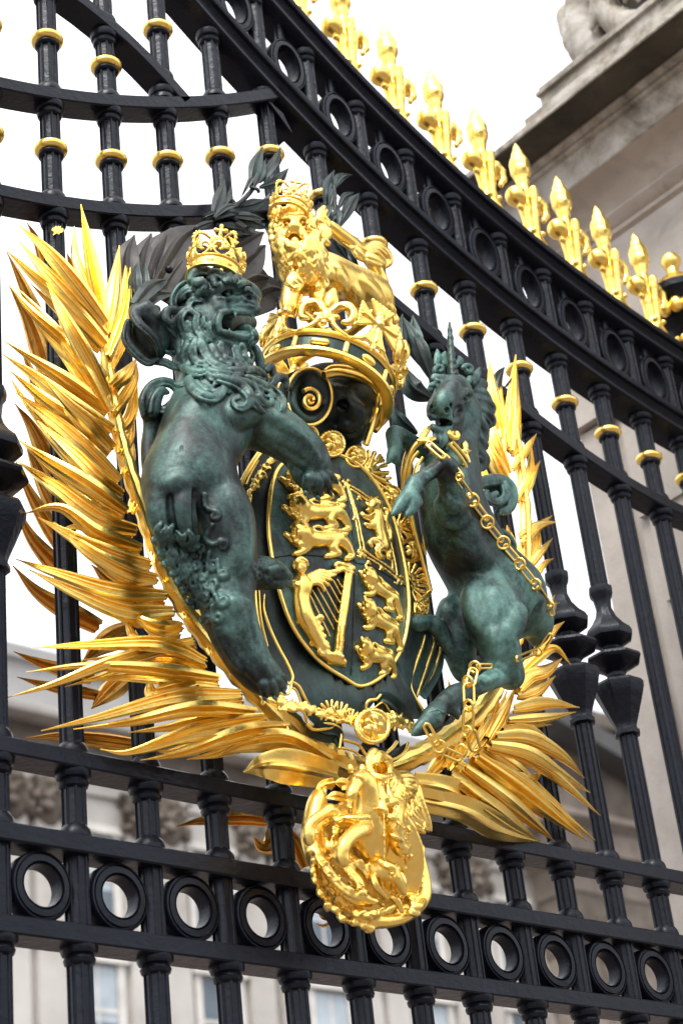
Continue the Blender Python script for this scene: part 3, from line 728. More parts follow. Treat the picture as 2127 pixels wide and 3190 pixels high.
# the same wreath on the inner side of the gate, seen between the bars
bp=thing('palm_branch',DS.p(560,1640,-.10),'darker gilt palm fronds mounted behind the bars, showing between the left hand bars','palm branch')
BB=[
(PL,[(165,180,-.08),(230,300,-.09),(320,560,-.10)],38),(PL,[(45,365,-.08),(150,580,-.09),(300,930,-.10)],40),(PL,[(410,370,-.08),(450,460,-.09),(560,640,-.10)],42),
(PL,[(55,560,-.08),(180,790,-.09),(290,1120,-.10)],44),(PL,[(130,950,-.08),(215,1150,-.09),(330,1480,-.10)],44),(PL,[(95,1290,-.08),(200,1440,-.09),(350,1760,-.10)],44),
(PM,[(155,150,-.08),(240,330,-.09),(380,620,-.10)],46),(PM,[(100,270,-.08),(190,470,-.09),(420,860,-.10)],46),(PM,[(100,520,-.08),(200,740,-.09),(480,1050,-.10)],48),
(PM,[(80,905,-.08),(260,1090,-.09),(600,1280,-.10)],50),(PM,[(85,1430,-.08),(250,1500,-.09),(560,1600,-.10)],36),(PM,[(105,1585,-.08),(300,1640,-.09),(600,1700,-.10)],36),
(BL,[(130,155,-.08),(330,150,-.09),(700,195,-.10)],34),(PM,[(560,1780,-.08),(660,1690,-.09),(760,1600,-.10)],60),(PM,[(580,1130,-.08),(680,1050,-.09),(760,1000,-.10)],60),(PM,[(500,1500,-.08),(640,1380,-.09),(800,1300,-.10)],60),(PM,[(560,900,-.08),(680,1000,-.09),(900,1100,-.1)],60),
(BL,[(860,588,-.09),(980,560,-.10),(1180,545,-.10),(1320,560,-.11)],36),(BL,[(1240,640,-.09),(1290,680,-.10),(1400,600,-.11)],56),(BL,[(1340,560,-.09),(1420,650,-.10),(1480,790,-.11)],40),
(RB,[(430,1640,-.09),(500,1650,-.10),(600,1670,-.11)],34),(RB,[(640,1420,-.09),(740,1500,-.10),(850,1590,-.11)],34),
]
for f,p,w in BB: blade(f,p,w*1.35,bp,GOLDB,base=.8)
# ================================================================ bronze lion
LH=Fr(380,820,3.015); LB_=Fr(430,1250,2.412); SH=Fr(700,1300,2.24)
def curl(s,f,x,y,d,r,th,a0,turns,sgn=1,k=.004,lead=None,dd=.0,snap=None):
    """a hair lock that ends in a spiral of radius r round x,y"""
    n=int(9*turns)+2; P=[]
    if lead: P+= [(*q[:3],th*1.15) for q in lead]
    for i in range(n+1):
        t=i/n; a=R_(a0)+sgn*t*turns*2*math.pi; q=r*(1-.78*t)
        P.append((x+q*math.cos(a),y+q*math.sin(a),d+dd*t,th*(1-.45*t)))
    s.fchain(f,P,k,2,False,snap)
def strands(s,f,pts,k=.0018,n=4,off=.52,snap=None,ridge=.34):
    """a lock of hair: a tapering line with two raised edges running along it"""
    s.fchain(f,pts,k,n,False,snap)
    P=np.array(pts,float)
    for sg in(-1,1):
        Q=[]
        for i,(x,y,d,r) in enumerate(pts):
            t=P[min(i+1,len(P)-1),:2]-P[max(i-1,0),:2]; t/=np.linalg.norm(t)+1e-9
            dd=0 if snap is not None else f.r(f.p(x,y,d),r)*.56
            Q.append((x-t[1]*r*off*sg,y+t[0]*r*off*sg,d+dd,r*ridge))
        s.fchain(f,Q,.0012,n,False,None if snap is None else (snap-.86)/ridge)
def lion():
    s=Sdf(.0024,.02)
    B=LB_; H=LH
    # trunk
    s.fchain(B,[(620,-80,.225,225),(560,110,.24,250),(480,280,.24,228),(420,430,.245,208),(385,560,.25,232),(370,660,.25,258)],.05,3)
    s.fell(B,760,70,.24,215,220,200,0,.05)
    s.fell(B,450,210,.275,160,210,120,12,.04); s.fell(B,330,330,.27,90,120,70,10,.04)
    s.fell(B,215,700,.25,140,200,170,12,.03); s.fell(B,345,720,.275,92,150,120,6,.018)
    s.fchain(B,[(335,690,.29,84),(345,820,.29,84),(370,960,.28,72),(385,1060,.265,45)],.010,3)
    s.fchain(B,[(175,760,.255,105),(185,900,.25,92),(215,1020,.245,62)],.014,3)
    s.fchain(B,[(545,690,.26,190),(625,880,.27,196),(655,1080,.27,178),(680,1270,.265,158),(690,1440,.26,140)],.03,3)
    s.fell(B,700,940,.285,105,270,120,-8,.03); s.fell(B,560,760,.285,110,130,100,0,.02)
    for x,y,r in ((200,1080,90),(280,1180,110),(370,1290,115),(440,1390,100),(420,1200,120),(330,1080,100),(560,1330,110),(500,1460,80)): s.fball(B,x,y,.225,r,.012)
    s.fchain(SH,[(-5,1180,.26,124),(18,1330,.255,130),(62,1480,.25,122),(130,1620,.245,106),(200,1740,.24,92)],.03,3)
    s.fchain(SH,[(150,1690,.25,100),(240,1790,.25,98),(320,1850,.245,86)],.02,3)
    s.fchain(SH,[(60,1090,.225,92),(170,1088,.235,88),(270,1085,.24,84),(360,1100,.24,78)],.02,3)
    s.fchain(B,[(760,60,.25,185),(900,150,.262,150),(1040,225,.272,132),(1170,310,.278,116),(1270,400,.278,96),(1290,480,.276,90),(1325,570,.27,92)],.03,3)
    s.freeze()
    # muscles drawn on the surface
    for q in ([(720,120,0,90),(790,60,0,110),(900,80,0,70)],[(900,100,0,62),(1080,180,0,60),(1230,290,0,46),(1340,430,0,30)],[(900,190,0,40),(1030,262,0,46),(1180,345,0,38),(1290,440,0,24)],[(960,290,0,34),(1110,380,0,38),(1230,470,0,28)]): s.fchain(B,q,.010,3,False,.42)
    for q in ([(690,700,0,60),(740,850,0,70),(770,1050,0,60),(760,1250,0,40)],[(560,760,0,70),(590,900,0,60),(600,1050,0,40)],[(230,640,0,40),(330,600,0,40)]): s.fchain(B,q,.022,3,False,.75)
    for q in ([(430,680,0,18),(436,830,0,26),(446,1010,0,26)],[(240,720,0,12),(252,870,0,16),(288,1010,0,18)]): s.fchain(B,q,.009,3,True,.3)
    s.fchain(B,[(330,340,0,6),(326,380,0,6)],.002,1,True,.2)
    for q in ([(90,1300,0,50),(110,1450,0,56),(150,1600,0,44),(220,1720,0,30)],[(0,1280,0,44),(20,1440,0,50),(70,1600,0,40)],[(150,1560,0,30),(230,1700,0,36),(300,1800,0,30)],[(100,1640,0,24),(180,1750,0,30),(250,1830,0,26)]): s.fchain(SH,q,.010,3,False,.5)
    for q in ([(-60,1390,0,30),(-30,1520,0,32),(40,1650,0,28),(110,1740,0,30)],[(150,1300,0,34),(185,1450,0,30),(235,1600,0,28),(270,1720,0,26)],[(60,1300,0,56),(90,1370,0,44)],[(-40,1260,0,40),(-30,1340,0,46)]): s.fchain(SH,q,.006,3,False,.1)
    g=np.random.default_rng(21)
    for x,y in ((160,990),(205,1010),(250,1010),(300,1040),(350,1070),(395,1050),(440,1080),(190,1110),(240,1130),(290,1150),(340,1170),(395,1170),(445,1180),(265,1230),(315,1260),(365,1280),(420,1280),(470,1270),(340,1350),(390,1380),(440,1390),(490,1380),(430,1460),(480,1480),(180,1060),(410,1120),(530,1480)):
        w=1 if g.random()<.5 else -1; e=g.uniform(.9,1.25)
        strands(s,B,[(x-12*w,y-62*e,0,16),(x+14*w,y-20,0,27),(x-6*w,y+30*e,0,25),(x+20*w,y+66*e,0,18),(x+36*w,y+48*e,0,11),(x+22*w,y+34*e,0,8)],.0014,4,snap=-.4)
    for x,y,r in ((215,1215,26),(262,1290,26),(305,1352,26),(345,1430,28),(385,1500,28),(440,1545,28),(130,1040,24),(165,1140,24)): curl(s,B,x,y,.235,r,15,(x*7+y*3)%360,1.1,1,.002)
    for x,y,r in ((415,1825,38),(405,1885,42),(350,1930,42),(285,1935,38)):
        s.fchain(SH,[(230+(x-230)*.25,1770+(y-1770)*.2,.262,r*.9),(230+(x-230)*.7,1770+(y-1770)*.55,.272,r*1.05),(x,y,.256,r*.8)],.0015,3)
    for x,y in ((430,1845),(418,1915),(355,1960),(285,1965)): s.fchain(SH,[(x-10,y-4,.262,15),(x+10,y+16,.256,6)],.002,2)
    for x,y,r in ((395,1068,40),(430,1100,40),(435,1150,38),(390,1165,38)): s.fchain(SH,[(x-80,y,.242,r*.8),(x-20,y-6,.25,r),(x+14,y+8,.244,r*.8)],.002,3,False,.0)
    for x,y in ((445,1062),(468,1108),(464,1165)): s.fchain(SH,[(x-14,y,.255,14),(x+8,y+14,.25,5)],.002,2)
    for x,y in ((200,1050),(265,1045),(320,1080),(230,1110),(295,1125)): curl(s,SH,x,y,.25,28,14,x%360,1.1,1,.003,snap=.1)
    for x,y,r in ((1268,655,46),(1350,690,50),(1425,660,48),(1465,590,42)):
        s.fchain(B,[(1310+(x-1310)*.2,510+(y-510)*.2,.288,r*.9),(1315+(x-1315)*.65,515+(y-515)*.5,.300,r*1.12),(x,y,.282,r*.82)],.0015,3)
    for x,y in ((1268,700),(1358,735),(1450,700),(1495,610)): s.fchain(B,[(x-10,y-12,.288,20),(x+8,y+14,.278,7)],.002,2)
    for q in ([(1150,440,0,30),(1185,520,0,40),(1235,600,0,34)],[(1170,470,0,20),(1215,540,0,26),(1250,640,0,20)]): s.fchain(B,q,.004,3,False,.2)
    # neck and head
    for x,y,d,r in ((770,480,.25,110),(640,560,.235,130),(720,850,.24,150),(1000,930,.245,110),(1130,1120,.255,150),(650,330,.24,120),(560,600,.22,90),(700,1080,.245,120),(1350,1180,.26,110),(900,1150,.25,150)): s.fball(H,x,y,d,r,.02)
    s.fchain(H,[(880,1180,.225,270),(820,900,.215,250),(800,650,.22,240)],.04,3)
    s.fell(H,885,330,.262,205,225,215,0,.03)
    s.fell(H,1060,380,.275,190,118,150,-4,.03)
    s.fell(H,1190,395,.285,100,86,115,4,.02)
    s.fchain(H,[(800,480,.265,120),(880,620,.275,100),(960,720,.28,76),(1090,745,.282,74),(1185,710,.28,60)],.016,3)
    s.fchain(H,[(960,180,.28,75),(1090,215,.285,62),(1190,270,.287,58),(1240,320,.287,52)],.016,3)
    s.freeze()
    s.fell(H,1255,350,.298,46,40,60,25,.005); s.fchain(H,[(1080,235,0,30),(1160,270,0,32),(1240,325,0,34)],.006,3,False,.1); s.fchain(H,[(1285,390,.29,10),(1292,450,.288,8)],.003,1,True)
    s.fchain(H,[(1000,470,0,40),(1060,425,0,50),(1140,408,0,52),(1235,415,0,44)],.010,3,False,.35)      # whisker pads
    s.fchain(H,[(880,330,0,44),(905,400,0,54),(930,460,0,40)],.012,3,False,.4)                           # cheek bone
    s.freeze()
    s.fell(H,1065,560,0,158,92,330,-4,.003,True,snap=.2)
    s.fell(H,990,565,0,84,92,300,0,.003,True,snap=.2)
    s.fell(H,1185,535,.30,74,70,300,0,.003,True)
    s.fchain(H,[(960,560,.225,110),(1120,570,.215,100),(1200,560,.22,70)],.006,2)                        # throat
    s.fchain(H,[(1160,300,0,18),(1142,332,0,18),(1172,356,0,14)],.003,2,False,.2); s.fball(H,1192,326,0,20,.003,True,.1)
    s.fchain(H,[(1120,385,0,10),(1180,366,0,9),(1245,388,0,9)],.002,2,True,.1)
    for q in ([(1040,420,0,6),(1100,410,0,6),(1150,412,0,5)],[(1050,445,0,6),(1110,438,0,6),(1170,438,0,5)]): s.fchain(H,q,.002,2,True,.1)
    s.fchain(H,[(862,272,0,40),(950,226,0,54),(1040,210,0,54),(1095,205,0,34)],.005,3,False,.0)
    s.fchain(H,[(985,150,0,34),(1050,175,0,44),(1120,190,0,34)],.008,3,False,.2)
    s.fchain(H,[(960,255,0,10),(1020,240,0,12),(1075,228,0,8)],.003,2,True,.0)
    s.fell(H,985,290,0,72,34,60,-8,.004,True,snap=.1); s.fball(H,990,290,0,26,.002,False,.75); s.fchain(H,[(915,325,0,14),(985,332,0,16),(1045,305,0,13)],.003,2,False,.0)
    s.fchain(H,[(1005,340,0,14),(1080,330,0,18),(1145,305,0,12)],.005,2,False,.3); s.fchain(H,[(1010,375,0,7),(1080,362,0,8),(1130,350,0,6)],.002,2,True,.1)
    s.fchain(H,[(925,645,0,24),(1010,662,0,25),(1110,690,0,25),(1188,700,0,28),(1225,662,0,26)],.004,3,False,.0)
    s.fchain(H,[(960,705,0,8),(1060,735,0,9),(1150,735,0,7)],.003,2,True,.1)
    s.fchain(H,[(1060,672,.25,28),(1100,632,.268,34),(1150,604,.282,36),(1195,616,.286,28)],.005,3); s.fchain(H,[(1080,600,.302,8),(1150,575,.315,8)],.002,2,True)
    for x,y in ((1062,474),(1218,478)): s.fchain(H,[(x,y-24,.305,22),(x+4,y+40,.306,6)],.002,2)
    for x,y in ((1208,630),(1010,640)): s.fchain(H,[(x,y+20,.302,20),(x-2,y-34,.304,6)],.002,2)
    s.fchain(H,[(935,470,0,20),(1010,446,0,23),(1110,458,0,25),(1220,464,0,25),(1284,430,0,28)],.004,3,False,.0)
    s.fchain(H,[(930,470,0,22),(902,550,0,26),(915,640,0,24)],.004,3,False,.0)
    s.fell(H,742,220,.285,80,80,50,0,.006)
    s.freeze()
    curl(s,H,740,215,.305,72,26,200,.92,1,.003,snap=-.3); s.fell(H,745,220,0,48,48,40,0,.004,True,snap=.1)
    # mane
    L=[
    [(650,160,.27,40),(690,90,.275,46),(780,75,.28,46),(850,95,.29,36)],
    [(800,120,.29,34),(860,90,.295,42),(930,110,.30,40),(985,180,.305,22)],
    [(1000,170,.29,30),(1005,110,.285,36),(1040,80,.28,22)],[(1040,170,.295,34),(1080,120,.29,30),(1110,160,.295,20)],
    [(1090,210,.30,28),(1140,185,.30,30),(1210,195,.29,16)],[(1150,250,.298,20),(1190,240,.295,22),(1222,270,.29,12)],
    [(640,170,.275,36),(540,240,.27,42),(490,340,.265,40),(505,430,.265,36),(590,430,.275,26)],
    [(560,300,.28,30),(600,260,.285,34),(660,250,.29,28)],
    [(490,440,.255,40),(425,455,.25,44),(415,520,.25,36),(460,560,.255,24)],
    [(750,345,.30,24),(660,350,.30,34),(632,420,.298,34),(700,485,.302,24)],
    [(600,440,.28,36),(548,520,.275,42),(568,620,.28,40),(600,690,.285,36),(690,712,.29,24),(728,690,.295,14)],
    [(712,480,.305,30),(695,580,.30,42),(735,670,.305,40),(790,715,.308,28),(848,735,.305,12)],
    [(770,510,.312,20),(772,565,.315,24),(835,585,.312,12)],[(830,560,.312,22),(820,640,.312,28),(870,700,.305,12)],
    [(620,560,.29,30),(640,640,.295,36),(690,680,.298,20)],
    [(690,740,.295,40),(665,840,.298,50),(710,930,.30,44),(790,955,.305,32),(790,1000,.308,24),(730,1000,.308,18),(725,955,.308,12)],
    [(740,740,.30,46),(790,860,.31,52),(870,950,.312,46),(970,985,.315,34),(1015,955,.318,24),(965,930,.32,14)],
    [(850,780,.31,34),(890,880,.318,40),(950,940,.32,24)],[(930,760,.31,34),(940,850,.318,30),(990,900,.318,14)],
    [(1120,780,.295,38),(1140,870,.30,44),(1195,945,.30,34),(1225,880,.295,22),(1205,810,.295,12)],
    [(1060,800,.30,40),(1080,900,.305,40),(1060,950,.308,20)],
    [(1235,640,.285,34),(1250,710,.285,38),(1195,765,.29,26)],[(1250,800,.27,40),(1290,900,.268,46),(1300,990,.265,30)],
    [(560,960,.27,34),(620,1005,.28,44),(720,1035,.29,44),(820,1010,.295,30)],[(800,1010,.30,44),(900,1040,.305,46),(1010,1040,.308,30)],
    [(1020,1010,.305,40),(1110,1010,.308,40),(1160,960,.308,26),(1130,930,.308,14)],
    [(450,1100,.255,14),(530,1145,.26,22),(600,1120,.265,22),(632,1075,.27,14)],
    [(630,1090,.285,38),(670,1180,.295,54),(770,1250,.305,54),(880,1270,.31,44),(958,1205,.315,34),(950,1135,.318,26),(880,1125,.318,20),(855,1165,.32,12)],
    [(700,1120,.295,30),(760,1190,.305,36),(840,1215,.31,26)],
    [(910,1080,.31,48),(1060,1130,.318,58),(1175,1210,.32,54),(1200,1300,.32,42),(1130,1365,.32,34),(1055,1330,.32,26),(1052,1280,.322,18),(1105,1270,.322,10)],
    [(1060,1100,.31,44),(1200,1150,.315,50),(1270,1240,.315,44),(1330,1320,.315,34),(1405,1310,.312,26),(1390,1250,.312,18),(1340,1252,.312,10)],
    [(1180,1080,.305,40),(1320,1150,.305,46),(1450,1220,.30,46),(1515,1310,.295,38),(1500,1390,.292,22)],
    [(1200,1220,.315,34),(1250,1330,.315,36),(1330,1400,.31,20)],
    [(1170,1010,.305,34),(1250,1000,.305,38),(1330,1050,.30,32),(1335,1095,.30,22),(1280,1070,.302,12)],
    [(1350,1010,.275,34),(1395,975,.27,40),(1425,1050,.27,34)],[(1420,1140,.28,34),(1460,1075,.275,42),(1530,1090,.27,38),(1540,1170,.27,26)],
    [(620,780,.28,40),(590,880,.275,46),(620,960,.28,34)],[(560,680,.265,36),(540,800,.26,44),(560,900,.262,36)],
    ]
    extra=[(560,330,100),(640,780,70),(560,860,120),(600,930,60),(820,830,60),(900,830,70),(760,900,40),(1000,900,80),(1090,950,60),(1160,880,85),(690,1020,10),(860,1070,10),(980,1060,20),(1080,1060,10),(1120,1150,30),(800,1170,30),(700,1210,40),(900,1200,10),(1000,1180,40),(1250,1120,20),(1380,1180,30),(1420,1240,50),(1290,1190,40),(720,180,30),(860,170,30),(780,270,100),(700,300,120),(640,250,110),(760,600,80),(800,680,70),(760,780,60),(940,1000,10)]
    for l in L: strands(s,H,[(x,y,d,r*1.06) for x,y,d,r in l],.0014,4,snap=-.5)
    for i,(x,y,a) in enumerate(extra): 
        c,q=math.cos(R_(a)),math.sin(R_(a)); b=20 if i%2 else -20
        strands(s,H,[(x-c*55,y-q*55,0,20),(x-c*15-q*b,y-q*15+c*b,0,30),(x+c*30+q*b,y+q*30-c*b,0,24),(x+c*62,y+q*62,0,9)],.0022,3,snap=-.3)
    # tail: up behind the back, one big scroll, then the twisted tuft
    T_=[(95,620,.17,34),(85,480,.165,46),(80,330,.165,46),(105,160,.17,52),(75,20,.175,60)]
    s.fchain(B,T_,.01,4); s.fchain(B,[(165,440,.18,26),(200,300,.185,40),(245,160,.195,50),(215,60,.195,40)],.008,4)
    strands(s,H,[(245,1420,.18,70),(230,1290,.185,74),(285,1170,.19,62),(370,1120,.2,50),(460,1130,.205,44),(525,1200,.205,40),(505,1290,.205,32),(440,1315,.205,22)])
    strands(s,H,[(300,1400,.20,60),(320,1280,.205,58),(370,1200,.21,44),(430,1215,.212,22)])
    strands(s,H,[(370,1380,.205,36),(430,1400,.21,52),(470,1500,.21,56),(440,1600,.2,50)])
    s.fell(H,250,720,.185,190,220,120,-18,.02); s.fell(H,420,730,.185,110,120,80,-10,.02)
    strands(s,H,[(115,420,.2,36),(120,500,.205,50),(180,590,.215,46),(280,680,.22,44),(345,790,.215,38),(355,870,.205,26)])
    strands(s,H,[(60,560,.185,40),(45,700,.185,50),(110,820,.19,46),(240,930,.195,40),(350,900,.2,26)])
    strands(s,H,[(350,560,.205,30),(440,600,.21,36),(530,700,.21,36),(545,790,.205,30),(490,845,.205,22),(420,830,.205,14)])
    s.fball(H,235,430,.215,78,.02); s.fball(H,325,430,.215,40,.012); s.fball(H,230,370,.215,24,.01); s.fball(H,300,520,.215,76,.02); s.fball(H,380,560,.21,40,.012)
    s.fell(H,235,500,.245,28,60,40,10,.01,True); s.fell(H,440,750,.23,70,80,50,0,.012,True); s.fell(H,190,800,.23,70,40,50,30,.012,True)
    strands(s,H,[(250,920,.19,30),(400,930,.2,40),(480,970,.205,34),(560,985,.21,24)])
    # curls down the leg
    for x,y,r,a,sg,ld in ((575,862,40,250,1,[(500,700,0,20),(505,790,0,22)]),(640,1085,36,230,1,[(560,930,0,20),(510,1030,0,22),(560,1075,0,20)]),(565,1222,44,180,-1,[(540,1130,0,20)]),(640,1290,34,180,-1,[(600,1190,0,18)]),(560,1368,46,190,-1,[(520,1290,0,20)]),(640,1495,44,190,-1,[(560,1420,0,20)]),(600,1620,40,200,-1,[(560,1540,0,18)]),(500,1480,34,180,1,[]),(480,1330,32,180,1,[]),(520,1640,32,180,1,[]),(470,1120,34,180,1,[]),(440,1230,34,100,-1,[])):
        curl(s,B,x,y,.25,r,15,a,1.35,sg,.0022,ld,snap=-.5)
        curl(s,B,x,y,.25,r+20,11,a-30,.8,sg,.003,None,snap=-.1)
    return s
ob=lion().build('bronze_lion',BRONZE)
tag(ob,'big green bronze lion rearing with open jaws and curly mane, left of the shield','lion')
# ================================================================ bronze unicorn
UH=Fr(1200,980,3.015); UB=Fr(1220,1550,2.8)
def unicorn():
    s=Sdf(.0034,.02); H=UH; B=UB
    # trunk
    s.fchain(H,[(620,1290,.20,150),(610,1480,.21,215),(590,1700,.22,235)],.04,3)
    s.fchain(B,[(520,60,.22,215),(600,330,.22,232),(740,580,.21,225),(900,800,.21,262),(1010,900,.205,300)],.05,3)
    s.fell(B,960,890,.23,250,330,230,-30,.04); s.fell(B,1210,1020,.20,170,230,180,-30,.035); s.fell(B,1290,1130,.195,95,180,120,14,.02)
    s.fell(B,800,820,.235,130,150,130,0,.03)
    # near hind leg
    s.fchain(B,[(880,960,.25,235),(905,1130,.25,190),(930,1270,.25,140),(965,1400,.245,112),(1010,1520,.24,84),(1050,1580,.235,66)],.025,3)
    s.fchain(B,[(1020,1520,.24,80),(900,1580,.245,68),(760,1640,.25,62),(640,1690,.25,66),(545,1735,.25,82)],.016,3)
    s.fchain(B,[(545,1740,.25,84),(475,1785,.25,60),(425,1825,.25,60)],.016,3)
    # far hind leg
    s.fchain(B,[(570,1000,.15,140),(545,1110,.15,135),(570,1280,.15,110),(610,1420,.145,74),(630,1540,.14,58)],.025,3)
    s.fchain(B,[(625,1530,.14,52),(540,1390,.15,46),(450,1230,.155,42),(395,1130,.16,48),(330,1090,.16,60)],.014,3)
    # shoulder and near foreleg
    s.fell(B,545,60,.29,135,175,120,0,.03)
    s.fchain(H,[(625,1790,.30,100),(625,1640,.32,84),(600,1500,.335,76),(560,1410,.335,78)],.02,3)
    s.fchain(H,[(545,1405,.335,70),(440,1470,.33,52),(330,1545,.325,52),(270,1600,.32,66)],.014,3)
    s.fchain(H,[(270,1600,.32,62),(235,1680,.318,58),(215,1740,.315,70)],.014,3)
    # far foreleg
    s.fchain(H,[(330,1270,.20,80),(220,1200,.21,62),(140,1150,.215,56),(80,1120,.215,64)],.016,3)
    s.fchain(H,[(78,1130,.215,58),(85,1220,.215,48),(95,1270,.215,54)],.012,3)
    # neck, head
    s.fchain(H,[(660,1330,.205,160),(700,1160,.21,118),(730,1000,.22,108),(740,860,.225,112)],.03,3)
    s.fell(H,650,720,.235,150,150,140,0,.03)
    s.fchain(H,[(640,700,.25,120),(585,790,.262,96),(535,870,.272,78),(510,920,.278,84)],.03,3)
    s.fell(H,710,900,.235,105,130,100,14,.025)
    s.fell(H,520,935,.28,102,52,80,8,.012)
    s.fchain(H,[(690,1000,.24,64),(600,1060,.255,60),(520,1070,.262,66)],.02,3)
    s.freeze()
    # body modelling
    for q in ([(620,420,0,60),(700,470,0,60),(760,540,0,50)],[(660,260,0,60),(640,360,0,50)]): s.fchain(B,q,.03,3,False,.8)
    for q in ([(720,760,0,40),(690,880,0,60),(720,1000,0,60),(800,1180,0,40)],[(1000,1150,0,40),(1030,1300,0,40),(1060,1480,0,30)],[(900,1200,0,46),(930,1350,0,36),(970,1480,0,24)],[(1100,1000,0,70),(1060,1150,0,50)],[(480,930,0,50),(470,1050,0,50)]): s.fchain(B,q,.018,3,False,.62)
    for q in ([(1290,960,0,30),(1210,1120,0,44),(1130,1230,0,30)],[(640,830,0,20),(650,960,0,20)]): s.fchain(B,q,.014,3,True,.35)
    for q in ([(880,1450,0,40),(950,1480,0,44),(980,1500,0,30)],[(900,1560,0,30),(800,1610,0,30)],[(1060,1500,0,34),(1085,1590,0,40)],[(850,1520,0,24),(760,1590,0,22),(650,1640,0,20)]): s.fchain(B,q,.006,3,False,.45)
    for q in ([(430,60,0,60),(470,180,0,54),(560,210,0,50),(640,170,0,46)],[(500,20,0,50),(560,90,0,50)]): s.fchain(B,q,.010,3,False,.5)
    # hooves and fetlock tufts
    for f,pts in ((B,[(402,1838,.25,74),(372,1890,.25,90),(345,1940,.25,102)]),(B,[(300,1085,.16,62),(235,1095,.16,72),(185,1105,.16,66)])): s.fchain(f,pts,.004,3)
    s.fchain(B,[(335,1960,.25,92),(265,2005,.25,64),(185,2062,.245,22)],.006,3)
    s.fchain(B,[(330,1870,.28,9),(400,1850,.285,11),(460,1880,.275,9)],.002,3); 
    for x,y in ((480,1800),(520,1870),(560,1900),(600,1840)): s.fchain(B,[(540,1760,.25,34),(x,y-30,.255,34),(x+10,y+22,.25,16)],.005,3)
    s.fchain(H,[(225,1690,.318,68),(160,1760,.318,64),(105,1835,.316,44),(60,1882,.314,16)],.004,3)
    s.fchain(H,[(245,1700,.325,66),(262,1775,.325,64),(235,1840,.322,46),(185,1890,.32,16)],.004,3)
    s.fchain(H,[(300,1700,.33,24),(330,1760,.332,20),(325,1800,.33,10)],.003,3)
    for x,y in ((330,1640),(355,1670),(300,1630)): s.fchain(H,[(280,1600,.325,30),(x-10,y-20,.33,24),(x+14,y+22,.326,10)],.003,3)
    s.fchain(H,[(95,1275,.215,60),(85,1340,.215,52),(140,1420,.212,14)],.004,3); s.fchain(H,[(75,1280,.215,50),(50,1340,.215,40),(20,1400,.212,12)],.004,3)
    for q in ([(560,1380,0,40),(500,1430,0,30),(400,1490,0,24)],[(610,1400,0,44),(640,1460,0,40)],[(660,1540,0,26),(650,1700,0,30)],[(470,1480,0,22),(390,1540,0,20)]): s.fchain(H,q,.005,3,False,.4)
    # face
    s.fchain(H,[(640,690,0,60),(575,760,0,54),(520,850,0,44)],.02,3,False,.7)
    for q in ([(650,800,0,22),(715,742,0,40),(795,728,0,30)],[(450,700,0,20),(425,690,0,24),(415,720,0,18)]): s.fchain(H,q,.006,3,False,.15)
    s.fell(H,742,788,0,66,36,64,-6,.005,True,snap=.1); s.fball(H,748,788,0,27,.002,False,.75); s.fchain(H,[(690,815,0,12),(745,822,0,14),(795,800,0,10)],.004,2,False,.2)
    s.fell(H,448,745,0,18,36,24,0,.005,True,snap=.2)
    for q in ([(690,850,0,10),(650,930,0,14),(640,990,0,10)],[(610,760,0,8),(590,830,0,10),(600,880,0,8)]): s.fchain(H,q,.008,3,True,.4)
    curl(s,H,578,893,.29,32,17,100,.95,1,.004,snap=.0); s.fball(H,576,897,0,26,.002,True,-.2)
    curl(s,H,438,872,.29,26,15,60,.95,-1,.004,snap=.0); s.fball(H,434,876,0,20,.002,True,-.2)
    s.fchain(H,[(402,945,0,18),(450,965,0,22),(530,985,0,24),(612,980,0,20)],.004,3,False,.15)
    s.fell(H,530,1015,.272,104,40,190,6,.003,True)
    s.fchain(H,[(440,1040,.275,20),(470,1080,.278,30),(540,1090,.275,30),(605,1050,.268,22)],.006,3)
    for q in ([(480,1090,.27,40),(480,1160,.272,36),(450,1210,.27,14)],[(530,1100,.27,50),(540,1180,.275,44),(510,1250,.272,16)],[(570,1100,.262,40),(600,1180,.265,40),(590,1250,.262,20),(560,1265,.26,10)]): strands(s,H,q)
    s.fchain(H,[(700,860,0,30),(690,960,0,30),(640,1010,0,20)],.01,3,False,.6); s.fchain(H,[(640,840,0,14),(700,830,0,16)],.005,2,False,.4)
    # ears, forelock, horn
    curl(s,H,510,520,.245,52,20,150,.9,1,.004); s.fell(H,512,525,.238,40,40,30,0,.006)
    curl(s,H,775,520,.245,54,20,200,.95,1,.004); s.fell(H,775,525,.238,40,40,30,0,.006)
    for q in ([(500,640,.25,30),(440,660,.25,26),(412,668,.25,12)],[(560,600,.255,40),(500,600,.255,40),(455,580,.25,26),(440,610,.25,14)],[(480,470,.235,26),(490,400,.23,34),(485,325,.225,10)],[(560,470,.235,26),(545,400,.23,32),(565,345,.225,9)],[(660,470,.235,30),(700,440,.235,34),(690,395,.23,14)],[(690,600,.255,36),(720,640,.258,30),(700,650,.26,12)],
      [(810,640,.235,36),(850,580,.235,44),(885,500,.23,12)],[(790,600,.245,30),(770,640,.25,26),(800,620,.25,14)],[(590,610,.262,34),(640,640,.265,34),(690,610,.262,28)]): strands(s,H,q)
